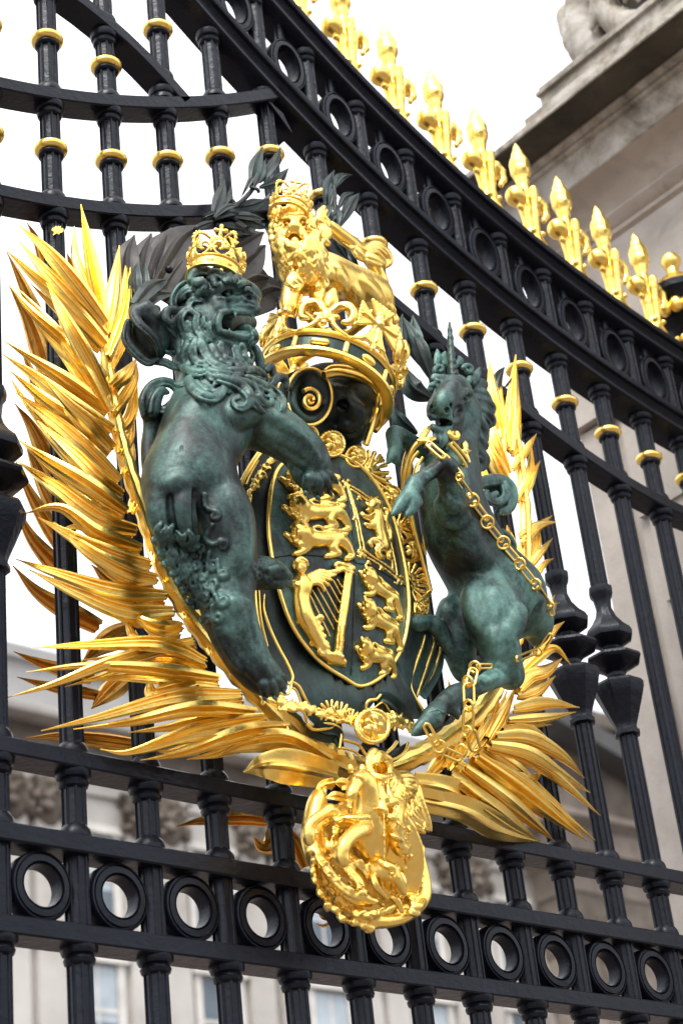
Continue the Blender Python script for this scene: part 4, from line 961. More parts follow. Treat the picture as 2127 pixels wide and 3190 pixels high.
    # mane
    for q in ([(830,660,.22,50),(890,640,.22,46),(935,660,.22,34),(900,690,.225,20)],[(830,730,.22,56),(910,740,.22,54),(965,790,.215,34)],[(840,800,.22,60),(940,820,.215,56),(1000,880,.21,40),(985,930,.212,22)],[(850,880,.215,60),(940,930,.21,56),(1000,1010,.205,40),(980,1050,.205,20)],
      [(850,960,.21,60),(900,1050,.205,60),(930,1150,.2,44),(900,1200,.2,22)],[(820,1080,.205,60),(870,1180,.2,60),(930,1230,.195,36)],[(820,1200,.2,56),(860,1300,.195,60),(930,1360,.19,50),(910,1440,.19,34),(830,1450,.19,30)],[(790,1000,.22,40),(810,1120,.215,40),(800,1230,.21,34)],[(860,1440,.185,34),(810,1500,.18,26),(800,1600,.17,22)]): strands(s,H,q)
    for x,y,r in ((840,760,80),(880,860,90),(900,980,90),(870,1100,80),(860,1230,80),(870,1360,70)): s.fball(H,x,y,.185,r,.02)
    # tail scroll
    strands(s,H,[(820,1640,.12,44),(880,1590,.13,60),(1000,1560,.13,66),(1110,1570,.13,60),(1180,1640,.13,56),(1190,1740,.13,54),(1150,1830,.13,46),(1060,1850,.13,38)])
    strands(s,H,[(1120,1600,.15,44),(1130,1700,.15,46),(1060,1760,.15,40),(980,1740,.15,34),(940,1690,.15,28),(960,1660,.15,18)])
    strands(s,H,[(890,1740,.14,30),(960,1720,.15,34),(1040,1680,.15,28)]); s.fell(H,1040,1700,.11,130,110,70,0,.02)
    strands(s,B,[(900,330,.12,30),(960,320,.12,50),(1040,400,.12,44),(1060,470,.12,24)]); strands(s,B,[(960,430,.11,40),(1000,520,.11,50),(1050,600,.11,30)])
    return s
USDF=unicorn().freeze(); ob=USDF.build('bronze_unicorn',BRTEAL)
tag(ob,'green bronze unicorn with upright horn, rearing at the right of the shield','unicorn')

s=Sdf(.0026,.01); H=UH
s.fchain(H,[(645,620,.262,56),(632,520,.262,46),(620,380,.26,37),(609,220,.258,27),(601,78,.256,13)],.006,2)
for i in range(9):
    t=i/9; x=645-44*t; y=590-500*t; r=(52-36*t)
    s.fchain(H,[(x-r*1.0,y+22,.268,5),(x,y-6,.274,6),(x+r*1.0,y-34,.266,5)],.004,2,True)
s.build('horn',BRDARK,ob)
# ================================================================ shield with its charges
CR=Fr(700,500,2.24)
RIM=[(520,252),(430,300),(368,365),(330,480),(311,620),(306,760),(318,900),(345,1050),(385,1220),(440,1385),(510,1520),(600,1640),(700,1735),(820,1812),(945,1878),(1080,1820),(1172,1720),(1240,1590),(1276,1420),(1281,1260),(1262,1080),(1232,920),(1192,760),(1140,620),(1070,490),(985,382),(900,312),(780,258),(640,238)]
RC=(800.,1020.)
_ra=np.array([math.atan2(y-RC[1],x-RC[0]) for x,y in RIM]); _rr=np.array([math.hypot(x-RC[0],y-RC[1]) for x,y in RIM]); _o=np.argsort(_ra); _ra,_rr=_ra[_o],_rr[_o]
def rimr(a): return float(np.interp((a+math.pi)%(2*math.pi)-math.pi,np.r_[_ra-2*math.pi,_ra,_ra+2*math.pi],np.r_[_rr,_rr,_rr]))
def fd(x,y):
    a=math.atan2(y-RC[1],x-RC[0]); q=min(1.15,math.hypot(x-RC[0],y-RC[1])/rimr(a)); return .178+.034*(1-q*q)
shield=thing('shield',SH.p(800,1020,.17),'oval dark green bronze shield with gilt rim and gilt lions and harp in four quarters','shield')
def polar(f,outline,c,dfun,n=72,m=10,thick=.012):
    P=catmull(outline+[outline[0]],4)[:-1]; G=[]
    for x,y in P: G.append([f.p(c[0]+(x-c[0])*t,c[1]+(y-c[1])*t,dfun(c[0]+(x-c[0])*t,c[1]+(y-c[1])*t)) for t in np.linspace(.02,1,m)]+[f.p(x,y,dfun(x,y)-thick),f.p(c[0]+(x-c[0])*.3,c[1]+(y-c[1])*.3,dfun(*c)-thick*2)])
    mb=MB(); mb.grid(G,cu=True); return mb
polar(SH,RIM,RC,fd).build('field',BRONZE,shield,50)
def gtube(f,pts,r,parent,name='gilt_edge',m=None,n=8,close=False,flat=1.,nn=8):
    Q=catmull(pts+([pts[0]] if close else []),nn); P=[f.p(*q[:3]) for q in Q]; rr=[f.r(P[i],r if not hasattr(r,'__call__') else r(i/len(P))) for i in range(len(P))]
    mb=MB(); mb.tube(P,rr,n,True,flat,-FW); return mb.build(name,m or GOLD,parent,60)
gtube(SH,[(x,y,fd(x,y)+.002) for x,y in RIM],17,shield,'rim',close=True,nn=5)
gtube(SH,[(x,y,fd(x,y)+.0005) for x,y in ((340,980),(480,960),(640,965),(800,985),(905,1003))],5,shield,'quarter_line',BRDARK)
gtube(SH,[(x,y,fd(x,y)+.0005) for x,y in ((905,1003),(905,1200),(895,1500),(880,1800))],5,shield,'quarter_line',BRDARK)
gtube(SH,[(x,y,fd(x,y)+.0005) for x,y in ((800,350),(860,600),(895,850),(905,1003),(1000,1030),(1150,1110),(1262,1180))],5,shield,'quarter_line',BRDARK)
class Ch:
    """gilt relief laid on the field"""
    def __init__(s,vox=.0024): s.s=Sdf(vox,.003)
    def c(s,pts,k=.003,n=3,lift=.0): s.s.fchain(SH,[(x,y,fd(x,y)+lift+.0003*r*.35,r*1.14+1) for x,y,r in pts],k,n); return s
    def b(s,x,y,r,k=.003,lift=.0): return s.c([(x,y,r),(x+.1,y,r)],k,1,lift)
    def build(s,name): return s.s.build(name,GOLD,shield)
def passant(ox,oy,sx=1.,sy=1.,shear=0.,head=True,hind=True,name='lion_charge'):
    q=Ch(); T=lambda x,y,r:(ox+(x-560)*sx,oy+(y-830)*sy+(x-560)*shear,r*(sx*.5+sy*.5))
    c=lambda pts,k=.003,n=3,l=0.: q.c([T(*p) for p in pts],k,n,l)
    c([(570,835,52),(640,842,46),(740,838,38),(810,845,42)],.006)
    c([(800,840,48),(845,880,34),(872,925,24),(885,955,18),(850,970,20)]); c([(765,850,40),(745,900,30),(790,930,22),(740,950,18),(710,955,18)])
    c([(580,860,38),(560,905,26),(520,930,20),(490,940,18)]); c([(540,870,34),(490,860,24),(450,820,18),(425,800,16)])
    c([(820,815,14),(850,790,12),(800,775,11),(720,790,13),(640,790,12),(612,760,10),(650,745,9),(690,765,11),(740,775,18),(790,780,10)])
    if head:
        c([(545,800,62),(530,770,58)],.004,1,.004)
        for i in range(11):
            a=i*.57; x,y=540+62*math.cos(a),800+66*math.sin(a); c([(x,y,14),(x+16*math.cos(a+.8),y+18*math.sin(a+.8),9)],.002,1,.010)
        c([(525,760,36),(515,790,26)],.003,1,.013); c([(500,745,10),(515,750,9)],.002,1,.020); c([(548,748,9),(535,753,8)],.002,1,.020); c([(515,775,11),(512,790,9)],.002,1,.021)
        for x in(490,555): c([(x,725,13),(x+3,715,9)],.002,1,.010)
    for x,y in ((430,790),(415,805),(430,815),(488,932),(478,944),(705,945),(700,962),(845,962),(840,978)): c([(x,y,8),(x-8,y+3,6)],.002,1)
    return q.build(name)
passant(560,845); passant(545,655,.98,.98); passant(520,455,.95,.95)
passant(1025,1160,.62,.92,.40); passant(1020,1385,.64,.98,.36); passant(995,1650,.58,.98,.10)
# lion rampant inside its double frame
q=Ch()
q.c([(1045,640,44),(1060,740,42),(1085,830,40),(1105,900,36)],.005); q.c([(1095,890,34),(1060,930,24),(1075,970,18),(1100,975,16)]); q.c([(1110,900,32),(1140,930,24),(1135,975,18),(1165,985,14)]); q.c([(1060,870,28),(1030,860,18),(1010,880,14),(1020,900,12)])
q.c([(1040,690,30),(1000,700,20),(965,690,16),(955,670,12)]); q.c([(1050,740,28),(1010,760,18),(980,750,14)]); q.c([(1100,850,14),(1150,860,12),(1150,780,12),(1120,720,12),(1130,660,14),(1110,640,12)])
q.b(1040,615,48,.004,.006); q.c([(1030,600,26),(1020,625,20)],.003,1,.018)
for i in range(8): a=i*.8; q.c([(1042+44*math.cos(a),618+48*math.sin(a),12),(1042+60*math.cos(a+.3),618+66*math.sin(a+.3),7)],.002,1,.012)
q.build('rampant_charge')
q=Ch()
for o in (0,1):
    e=26*o
    q.c([(850+e*.9,470+e*1.8,7),(905+e*.9,680+e,7),(950+e*.9,930-e*.3,7),(958+e,960-e*1.0,7)],.002)
    q.c([(930+e*1.6,945-e*.6,7),(1040,1005-e*1.0,7),(1120,1060-e*1.2,7),(1218-e*1.5,1140-e*2.4,7)],.002)
    q.c([(845+e*1.3,462+e*1.6,7),(930,510+e,7),(1030-e*.4,580+e*.8,7)],.002)
    q.c([(1090-e*.6,640+e,7),(1140-e*.6,800,7),(1180-e*.8,980-e*.4,7),(1205-e*1.4,1120-e*2.4,7)],.002)
for x,y in ((845,465),(955,950),(1212,1135)): 
    for a in range(4): q.c([(x,y,9),(x+26*math.cos(a*1.57+.5),y+30*math.sin(a*1.57+.5),8),(x+34*math.cos(a*1.57+1.1),y+36*math.sin(a*1.57+1.1),6)],.002,1)
for x,y in ((905,700),(1090,1050),(935,560),(1000,1010)): q.b(x,y,12); q.b(x+12,y+14,8); q.b(x-10,y+14,8)
q.build('tressure')
# harp with the winged figure
q=Ch()
q.c([(862,1050,30),(840,1250,28),(812,1450,28),(788,1660,28)],.002,2,.004)
for dx in (-14,14): q.c([(862+dx,1070,7),(812+dx,1450,7),(790+dx,1650,7)],.0015,2,.014)
q.c([(820,1030,18),(892,1050,18)],.002,1,.01); q.c([(828,1062,14),(885,1082,14)],.002,1,.012)
q.c([(690,1640,26),(730,1680,24),(825,1706,24)],.003,2,.004); q.c([(740,1655,18),(815,1672,18)],.002,1,.01); q.c([(720,1712,12),(832,1730,14)],.002,1)
a=[(690+48*t*math.cos(5.5*t),1640+48*t*math.sin(5.5*t),12) for t in np.linspace(1,.25,9)]; q.c(a,.002,2,.008)
q.c([(535,1130,38),(548,1180,52),(535,1250,44),(540,1310,46),(560,1390,52),(600,1470,46),(650,1560,38),(700,1640,30)],.005)
q.c([(505,1150,22),(480,1165,26),(500,1180,24)]); q.b(500,1170,24,.004,.006); q.c([(530,1100,22),(530,1075,22)])
q.b(528,1045,40,.003,.005); q.c([(525,1035,22),(522,1060,18)],.003,1,.014); 
for i in range(9): a=2.6+i*.45; q.b(530+44*math.cos(a),1032+40*math.sin(a),14,.002,.006)
q.c([(500,1000,12),(530,985,14),(570,1005,12)],.002,2,.01)
for j in range(5): q.c([(580,1115+14*j,20-2*j),(660-6*j,1075+20*j,16),(740-16*j,1085+22*j,13),(800-26*j,1060+38*j,9)],.002,3,.004+.002*j)
q.c([(740,1080,14),(800,1070,16),(815,1035,14),(790,1018,12),(768,1035,10),(785,1050,8)],.002,3,.006)
for j in range(4): q.c([(560+12*j,1380+40*j,16),(620+18*j,1450+35*j,14),(660+18*j,1430+50*j,12),(640+20*j,1400+55*j,9)],.002,3,.008)
q.b(665,1400,26,.003,.006)
for x,y in ((510,1430),(600,1580)): q.c([(545+(x-510)*.8,1330+(y-1430)*.9,20),(x+14,y-40,14),(x,y,10),(x+16,y+14,8)])
q.build('harp')
q=Ch(.002)
for (x0,y0),(x1,y1) in (((592,1235),(735,1530)),((612,1205),(762,1480)),((645,1185),(782,1430)),((685,1165),(796,1370)),((722,1150),(806,1300)),((758,1140),(812,1240)),((785,1130),(820,1190))): q.c([(x0,y0,5),(x1,y1,5)],.001,1,.004)
q.build('harp_strings')
# ---------------------------------------------------------------- cartouche behind the shield
cart=thing('cartouche',SH.p(800,1200,.12),'dark scrolled bronze cartouche with thin gilt edges framing the shield','cartouche')
CO=[(560,150),(300,190),(190,330),(95,540),(70,700),(120,960),(170,1180),(225,1450),(330,1720),(450,1850),(520,1960),(590,2110),(720,2180),(850,2120),(990,2050),(1110,1930),(1250,2090),(1400,2090),(1340,1960),(1380,1790),(1460,1640),(1420,1500),(1300,1420),(1340,1180),(1300,900),(1240,650),(1130,420),(980,270),(800,180)]
def cd(x,y):
    a=math.atan2(y-RC[1],x-RC[0]); q=math.hypot(x-RC[0],y-RC[1])/rimr(a); return .165-.055*max(0,q-1)+(.03*min(1,max(0,(y-1650)/300)))*(1 if q>1.02 else 0)
polar(SH,CO,RC,cd,m=16,thick=.02).build('plate',BRDARK,cart,50)
E_=lambda *p:[(x,y,d) for x,y,d in p]
for pts,r in ((E_((290,190,.165),(200,330,.16),(130,450,.155),(75,590,.15)),12),(E_((262,205,.16),(170,340,.155),(95,480,.15),(40,560,.145)),9),(E_((235,300,.155),(180,400,.15),(150,470,.15)),7),
  (E_((212,1190,.15),(222,1350,.155),(250,1500,.16),(300,1640,.165),(350,1740,.17)),13),(E_((240,1200,.15),(255,1400,.155),(300,1600,.165)),7),(E_((278,1235,.15),(275,1340,.155),(320,1480,.165),(380,1610,.17),(440,1720,.175),(475,1810,.18),(450,1860,.18),(415,1850,.18)),11),
  (E_((390,1930,.18),(440,1930,.18),(460,1890,.18),(470,1850,.178),(520,1880,.178),(560,1960,.175),(590,2010,.17)),11),(E_((460,1885,.178),(500,1910,.175),(545,2030,.17),(575,2130,.165)),9),
  (E_((1392,1525,.15),(1375,1600,.152),(1330,1730,.158),(1300,1830,.165),(1300,1900,.17),(1345,1985,.172),(1400,2075,.172),(1425,2110,.17)),13),(E_((1462,1545,.145),(1440,1640,.148),(1390,1790,.155),(1335,1950,.165)),12),(E_((1525,1528,.14),(1500,1640,.145),(1450,1780,.15),(1370,1900,.155),(1330,1955,.16)),13),
  (E_((990,2065,.19),(985,2010,.195),(1010,1975,.2),(1060,1965,.2),(1105,1925,.2),(1150,1975,.2),(1190,2050,.195),(1250,2110,.19),(1330,2145,.185)),12),(E_((1000,2070,.19),(1040,2030,.195),(1105,1990,.2),(1150,2050,.195)),7),
  (E_((560,2090,.16),(600,2150,.165),(700,2140,.17),(770,2150,.175),(815,2200,.175),(800,2290,.175)),12),(E_((1400,2080,.17),(1440,2140,.175),(1440,2190,.175),(1430,2230,.175)),12)): gtube(SH,pts,r,cart)
for pts,w in (([(1525,1528,.135),(1490,1660,.14),(1430,1800,.15),(1350,1930,.155)],64),([(1330,2145,.17),(1230,2080,.19),(1130,1990,.2),(1060,1990,.19)],70)):
    blade(SH,pts,w,cart,BRDARK,roll=0,prof=PROF1,name='scroll_leaf',base=1,peak=.5)
BF=Fr(900,2250,3.136)
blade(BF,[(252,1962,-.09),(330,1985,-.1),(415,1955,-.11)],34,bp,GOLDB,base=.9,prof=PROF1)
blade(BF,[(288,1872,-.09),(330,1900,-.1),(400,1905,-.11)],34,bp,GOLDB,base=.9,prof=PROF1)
for pts,r in ((E_((170,20,.165),(250,75,.17),(380,60,.175),(460,40,.18),(512,100,.18),(490,260,.18)),17),(E_((510,170,.175),(600,190,.18),(690,230,.18),(750,320,.18)),16),(E_((510,250,.175),(600,270,.18),(660,300,.18),(710,370,.18)),13),(E_((1055,190,.18),(1010,250,.18),(940,310,.18)),18),(E_((1165,210,.175),(1130,290,.18),(1060,345,.18),(985,372,.18)),17)): gtube(BF,pts,r,cart)
blade(BF,[(490,262,.172),(470,130,.175),(360,110,.17),(230,60,.165)],90,cart,BRDARK,roll=0,prof=PROF1,name='scroll_leaf',base=1,peak=.5)
blade(BF,[(1165,190,.172),(1080,290,.175),(940,330,.172),(700,240,.168)],70,cart,BRDARK,roll=0,prof=PROF1,name='scroll_leaf',base=1,peak=.5)
# gilt frame pieces at the right of the cartouche
for pts,r in ((E_((1335,180,.2),(1280,240,.2),(1252,340,.198),(1248,480,.195),(1290,640,.19),(1340,850,.18),(1385,1020,.17),(1410,1120,.165),(1432,1215,.16)),20),(E_((1385,285,.2),(1335,350,.2),(1320,430,.196)),14),(E_((1432,1215,.16),(1390,1255,.16),(1340,1290,.158)),16),(E_((1415,1240,.15),(1418,1320,.15),(1410,1370,.15)),9),(E_((1360,560,.185),(1375,760,.175),(1400,960,.165)),9)): gtube(SH,pts,r,cart)
# ---------------------------------------------------------------- knotted gilt collar round the shield
coll=thing('collar',SH.p(1150,700,.15),'gilt ceremonial collar of knots and roses hung round the shield','collar')
def rosette(x,y,d,r,name='rosette'):
    s=Sdf(.0024,.003)
    P=[(x+r*math.cos(a),y+r*math.sin(a),d,r*.16) for a in np.linspace(0,2*math.pi,25)]; s.fchain(SH,P,.002,1)
    P=[(x+r*.8*math.cos(a),y+r*.8*math.sin(a),d-.004,r*.1) for a in np.linspace(0,2*math.pi,25)]; s.fchain(SH,P,.002,1)
    for i in range(5):
        a=i*1.257; s.fell(SH,x+r*.42*math.cos(a),y+r*.42*math.sin(a),d+.004,r*.30,r*.24,r*.14,-math.degrees(a),.002)
    for i in range(5):
        a=i*1.257+.6; s.fell(SH,x+r*.2*math.cos(a),y+r*.2*math.sin(a),d+.008,r*.17,r*.14,r*.12,0,.002)
    s.fball(SH,x,y,d+.011,r*.12,.001); s.fell(SH,x,y,d-.006,r*.95,r*.95,r*.12,0,.002)
    return s.build(name,GOLD,coll)
def knot(x,y,d,r,ang,name='knot'):
    s=Sdf(.0024,.003)
    for i in range(5):
        a=R_(ang)+(i-2)*.42; c,q=math.cos(a),math.sin(a)
        s.fchain(SH,[(x,y,d,r*.12),(x+c*r*.7,y+q*r*.7,d+.004,r*.10),(x+c*r*1.15,y+q*r*1.15,d+.004,r*.16)],.002,2)
    s.fball(SH,x,y,d,r*.2); s.fchain(SH,[(x-r*.5*math.sin(R_(ang)),y+r*.5*math.cos(R_(ang)),d,r*.14),(x+r*.5*math.sin(R_(ang)),y-r*.5*math.cos(R_(ang)),d,r*.14)],.002,1)
    return s.build(name,GOLD,coll)
for x,y,d,r in ((745,185,.185,86),(580,130,.18,70),(915,275,.18,72),(1150,560,.172,80),(1300,930,.16,76),(1340,1320,.152,66)): rosette(x,y,d,r)
for x,y,d,r,a in ((990,380,.176,120,-20),(1010,340,.175,90,-70),(1050,440,.172,90,15),(1190,780,.165,105,-25),(1200,760,.165,95,20),(1280,1130,.158,95,-40),(1290,1180,.157,95,20),(1320,1260,.155,90,40),(1235,640,.17,80,-60)): knot(x,y,d,r,a)
def garland(pts,r,name='collar_chain',seed=1):
    s=Sdf(.0026,.004); g=np.random.default_rng(seed); Q=catmull(pts,5); s.fchain(SH,[(*q[:3],r*.45) for q in Q],.004,1)
    for q in Q:
        for j in range(3): s.fchain(SH,[(q[0]+g.normal(0,r*.5),q[1]+g.normal(0,r*.5),q[2]+.004+g.random()*.006,r*(.24+.2*g.random())),(q[0]+g.normal(0,r*.6),q[1]+g.normal(0,r*.6),q[2]+.006,r*.18)],.003,1)
    return s.build(name,GOLD,coll)
garland([(385,265,.18),(330,290,.178),(270,370,.175),(215,470,.172),(160,570,.168),(135,660,.165)],34); garland([(172,810,.165),(175,840,.165)],26,seed=3); garland([(172,905,.165),(168,925,.165)],22,seed=4)
garland([(285,1965,.2),(350,1965,.2),(430,2010,.2),(500,2020,.2),(580,2025,.2),(680,2070,.2)],40,seed=5)
garland([(1110,2100,.2),(1170,2115,.2),(1240,2130,.195),(1320,2180,.19)],46,seed=6); garland([(670,2080,.2),(780,2110,.2),(900,2140,.2)],24,seed=7)
knot(740,2070,.205,80,-110); knot(800,2085,.205,80,-80); knot(870,2120,.205,70,-70)
o=rosette(1030,2155,.215,112,'rose_medallion')
# ================================================================ crowns
def crown(label,f,cx,cy,d,rpx,tilt,th0,group=None,hb=.34,band=None,arch=True,fs=.64,incl=33):
    C=f.p(cx,cy,d); Rr=f.r(C,rpx); a=R_(tilt); i=R_(incl)
    X=RT*math.cos(a)-UP*math.sin(a); Y=RT*math.sin(a)+UP*math.cos(a); n=Y*math.cos(i)+FW*math.sin(i); Bv=-FW*math.cos(i)+Y*math.sin(i)
    o=thing('crown',C,label,'crown',group)
    pt=lambda th,r,h: C+Rr*(r*(X*math.cos(th)+Bv*math.sin(th))+n*h)
    NN=64
    def lath(prof,name,m):
        mb=MB(); mb.grid([[pt(2*math.pi*j/NN,r,h) for r,h in prof] for j in range(NN)],cu=True,cv=True); return mb.build(name,m,o,40)
    lath([(.93,.02),(.965,.02),(.965,hb-.02),(.93,hb-.02)],'band',band or GOLD)
    lath([(.88,-.03),(1.0,-.045),(1.05,-.02),(1.05,.03),(1.01,.055),(.90,.04)],'rim',GOLD)
    lath([(.92,hb-.05),(.985,hb-.055),(1.0,hb-.03),(.985,hb-.01),(1.02,hb+.005),(1.025,hb+.03),(1.0,hb+.045),(.92,hb+.03)],'rim',GOLD)
    v=max(.0016,Rr*.016)
    def local(th):
        c=pt(th,1.0,hb+.02); out=X*math.cos(th)+Bv*math.sin(th); return c,np.cross(n,out),out
    g=lambda c,t,out,x,y,z=0.: c+Rr*fs*(t*x+n*y+out*z)
    def gem(th,kind):
        c=pt(th,.975,hb*.5); out=X*math.cos(th)+Bv*math.sin(th); t=np.cross(n,out)
        s=Sdf(v,Rr*.02)
        if kind==0: s.cone(c-t*Rr*.09,c+t*Rr*.09,Rr*.055,Rr*.055,.001)
        elif kind==1:
            for h in(-.32,0,.32): s.ball(c+n*Rr*hb*h*.62,Rr*.046,.004)
        else: s.ell(c,np.array([t*Rr*.13,n*Rr*.075,out*Rr*.05]).T,.001)
        s.build('jewel',GOLD,o)
    for k in range(8):
        gem(th0+k*math.pi/4,0 if k%2==0 else 2); gem(th0+(k+.5)*math.pi/4,1)
    for k in range(8):
        th=th0+k*math.pi/4; c,t,out=local(th); s=Sdf(v,Rr*.03); G=lambda x,y,z=0.: g(c,t,out,x,y,z)
        for sg in(-1,1): # sweeping shoulders joining the ornament to the rim
            P=[pt(th+sg*q,1.0,hb+.02+h) for q,h in ((.36,.0),(.24,.05),(.13,.15),(.05,.30*fs/.66))]; s.chain([(*p,Rr*r) for p,r in zip(P,(.03,.034,.036,.04))],Rr*.02,3)
        if k%2==0:
            s.chain([(*G(0,.28),Rr*.055),(*G(0,.45),Rr*.06),(*G(0,.66),Rr*.115),(*G(0,.82),Rr*.09),(*G(0,1.0),Rr*.018)],Rr*.02,3)
            s.cone(G(0,.5,.12),G(0,.92,.09),Rr*.018,Rr*.01,Rr*.01)
            for sg in(-1,1):
                s.chain([(*G(sg*.04,.36),Rr*.05),(*G(sg*.16,.56),Rr*.065),(*G(sg*.34,.62),Rr*.065),(*G(sg*.47,.46),Rr*.062),(*G(sg*.44,.26),Rr*.05),(*G(sg*.33,.24),Rr*.04)],Rr*.015,4)
                s.chain([(*G(sg*.1,.4,.1),Rr*.02),(*G(sg*.22,.55,.11),Rr*.022),(*G(sg*.36,.5,.11),Rr*.02)],Rr*.005,3)
            s.cone(G(-.2,.34),G(.2,.34),Rr*.045,Rr*.045,Rr*.01); s.cone(G(-.13,.26),G(.13,.26),Rr*.03,Rr*.03,Rr*.01); s.ball(G(0,.14,.06),Rr*.05,.002)
            s.build('fleur_de_lis',GOLD,o)
        else:
            for q in range(4):
                u,w=((1,0),(0,1),(-1,0),(0,-1))[q]
                for e in np.linspace(-1,1,7):
                    s.cone(G(u*.06,.55+w*.06),G(u*.44+w*.24*e,.55+w*.44+u*.24*e),Rr*.022,Rr*.034,Rr*.012)
                s.cone(G(u*.1,.55+w*.1,.05),G(u*.4,.55+w*.4,.07),Rr*.02,Rr*.014,Rr*.01)
            s.ball(G(0,.55,.06),Rr*.065,.002); s.cone(G(0,.0),G(0,.2),Rr*.045,Rr*.04)
            s.build('cross_patty',GOLD,o)
    if arch=='low':
        for k in (1,3,5,7):
            th=th0+k*math.pi/4; s=Sdf(v,Rr*.02); Q=catmull([(.98,hb+.45),(.98,hb+.62),(.82,hb+.72),(.5,hb+.70),(.1,hb+.6)],4); s.chain([(*pt(th,r,h),Rr*.06) for r,h in Q],Rr*.02)
            for r,h in Q[1::2]: s.ball(pt(th,r,h+.08),Rr*.075,Rr*.004)
            s.build('arch',GOLD,o)
    elif arch:
        for k in (1,3,5,7):
            th=th0+k*math.pi/4; s=Sdf(v,Rr*.02); top=hb+.95
            P=[(1.0,hb+.40),(1.10,hb+.85),(1.0,hb+1.15),(.72,hb+1.32),(.4,hb+1.28),(.1,hb+1.16)]
            Q=catmull([(r,h) for r,h in P],4); s.chain([(*pt(th,r,h),Rr*.05) for r,h in Q],Rr*.02)
            for r,h in Q[2::2]: s.ball(pt(th,r*1.04,h+.05),Rr*.06,Rr*.005)
            s.build('arch',GOLD,o)
        s=Sdf(v,Rr*.02); s.ball(pt(0,0,hb+1.42),Rr*.18); s.cone(pt(0,0,hb+1.58),pt(0,0,hb+1.68),Rr*.06,Rr*.05)
        for u in (X,n):
            for sg in(-1,1): s.cone(pt(0,0,hb+1.88)+u*0,pt(0,0,hb+1.88)+u*sg*Rr*.2,Rr*.045,Rr*.09)
        s.build('orb',GOLD,o)
    return o
crown('large dark-banded gilt crown with jewels and fleurs-de-lis, under the gilt lion',CR,685,1625,.17,478,14,R_(12),None,.335,BRDARK,'low',.80)
crown('small gilt crown perched on the head of the bronze lion',PL,1302,535,.27,165,6,R_(98),None,.46,None,True,.88,30)
# ================================================================ helmet under the crown
hel=thing('helmet',CR.p(780,1700,.15),'dark bronze helmet with a gilt-edged scroll, beneath the large crown','helmet')
s=Sdf(.0036,.02)
s.fell(CR,760,1640,.155,300,230,260,10,.02); s.fell(CR,800,1830,.15,210,200,190,0,.03); s.fell(CR,560,1640,.165,190,190,120,0,.02)
s.fchain(CR,[(900,1600,.19,130),(900,1720,.20,110),(880,1800,.19,90)],.02,3)
s.freeze()
s.fchain(CR,[(770,1690,0,24),(830,1640,0,26),(900,1690,0,22)],.006,3,False,.2); s.fchain(CR,[(880,1700,0,40),(930,1760,0,44),(900,1790,0,30)],.01,3,False,.3)
s.fell(CR,835,1705,0,46,26,40,20,.006,True,snap=.2); s.fchain(CR,[(800,1850,0,30),(880,1850,0,40),(960,1800,0,30)],.008,3,False,.2); s.fchain(CR,[(800,1900,0,20),(880,1910,0,26),(940,1870,0,20)],.006,3,False,.2); s.fchain(CR,[(810,1876,0,12),(890,1882,0,14),(950,1836,0,12)],.004,3,True,.1)
for i in range(5): s.fchain(CR,[(700+40*i,1560+8*i,0,14),(740+36*i,1600+10*i,0,16)],.005,2,False,.3)
s.build('helm',BRDARK,hel)
# the volute
c=(590,1650); mb=MB(); G=[]
for i in range(60):
    t=i/59; a=R_(215)+t*2*math.pi*1.55; r=195*(1-t*.42)
    p=[CR.p(c[0]+r*math.cos(a)*.80,c[1]+r*math.sin(a)*1.02,.225-.0*t),CR.p(c[0]+r*math.cos(a)*.80,c[1]+r*math.sin(a)*1.02,.17)]
    G.append(p)
s=Sdf(.0034,.004); s.fchain(CR,[(c[0]+r_*math.cos(a_)*.80,c[1]+r_*math.sin(a_)*1.02,.212-.012*k_,26) for k_,a_,r_ in [(i/50,R_(200)+i/50*2*math.pi*1.15,185*(1-.25*i/50)) for i in range(51)]],.006,1); s.fell(CR,590,1650,.185,150,185,60,0,.01); s.build('scroll',BRDARK,hel)
gtube(CR,[(c[0]+r_*math.cos(a_)*.82,c[1]+r_*math.sin(a_)*1.03,.232-.008*k_) for k_,a_,r_ in [(i/24,R_(195)+i/24*2*math.pi*.92,196*(1-.04*i/24)) for i in range(25)]],12,hel,nn=3)
gtube(CR,[(598+q*math.cos(b),1675+q*math.sin(b)*1.1,.222) for q,b in [(78*(1-.72*i/20),R_(230)+i/20*2*math.pi*1.35) for i in range(21)]],lambda t:17*(1-.3*t),hel,nn=3)
gtube(CR,[(598+q*math.cos(b),1675+q*math.sin(b)*1.1,.214) for q,b in [(18,R_(k*40)) for k in range(8)]],16,hel,'scroll_eye',nn=2)
# visor edges
for pts,r in ((E_((690,1500,.235),(780,1480,.245),(900,1500,.245),(1000,1550,.24),(1060,1610,.235)),34),(E_((700,1470,.235),(760,1440,.245),(900,1455,.25),(1040,1520,.245),(1090,1600,.24)),18),(E_((1065,1630,.23),(1060,1700,.225),(1040,1790,.215),(1010,1900,.205),(985,1985,.195)),22),(E_((1040,1640,.23),(1025,1760,.22),(1000,1900,.2),(965,1975,.192)),10),(E_((1075,1780,.2),(1085,1840,.2),(1050,1890,.2)),18)): gtube(CR,pts,r,hel,'visor_edge')
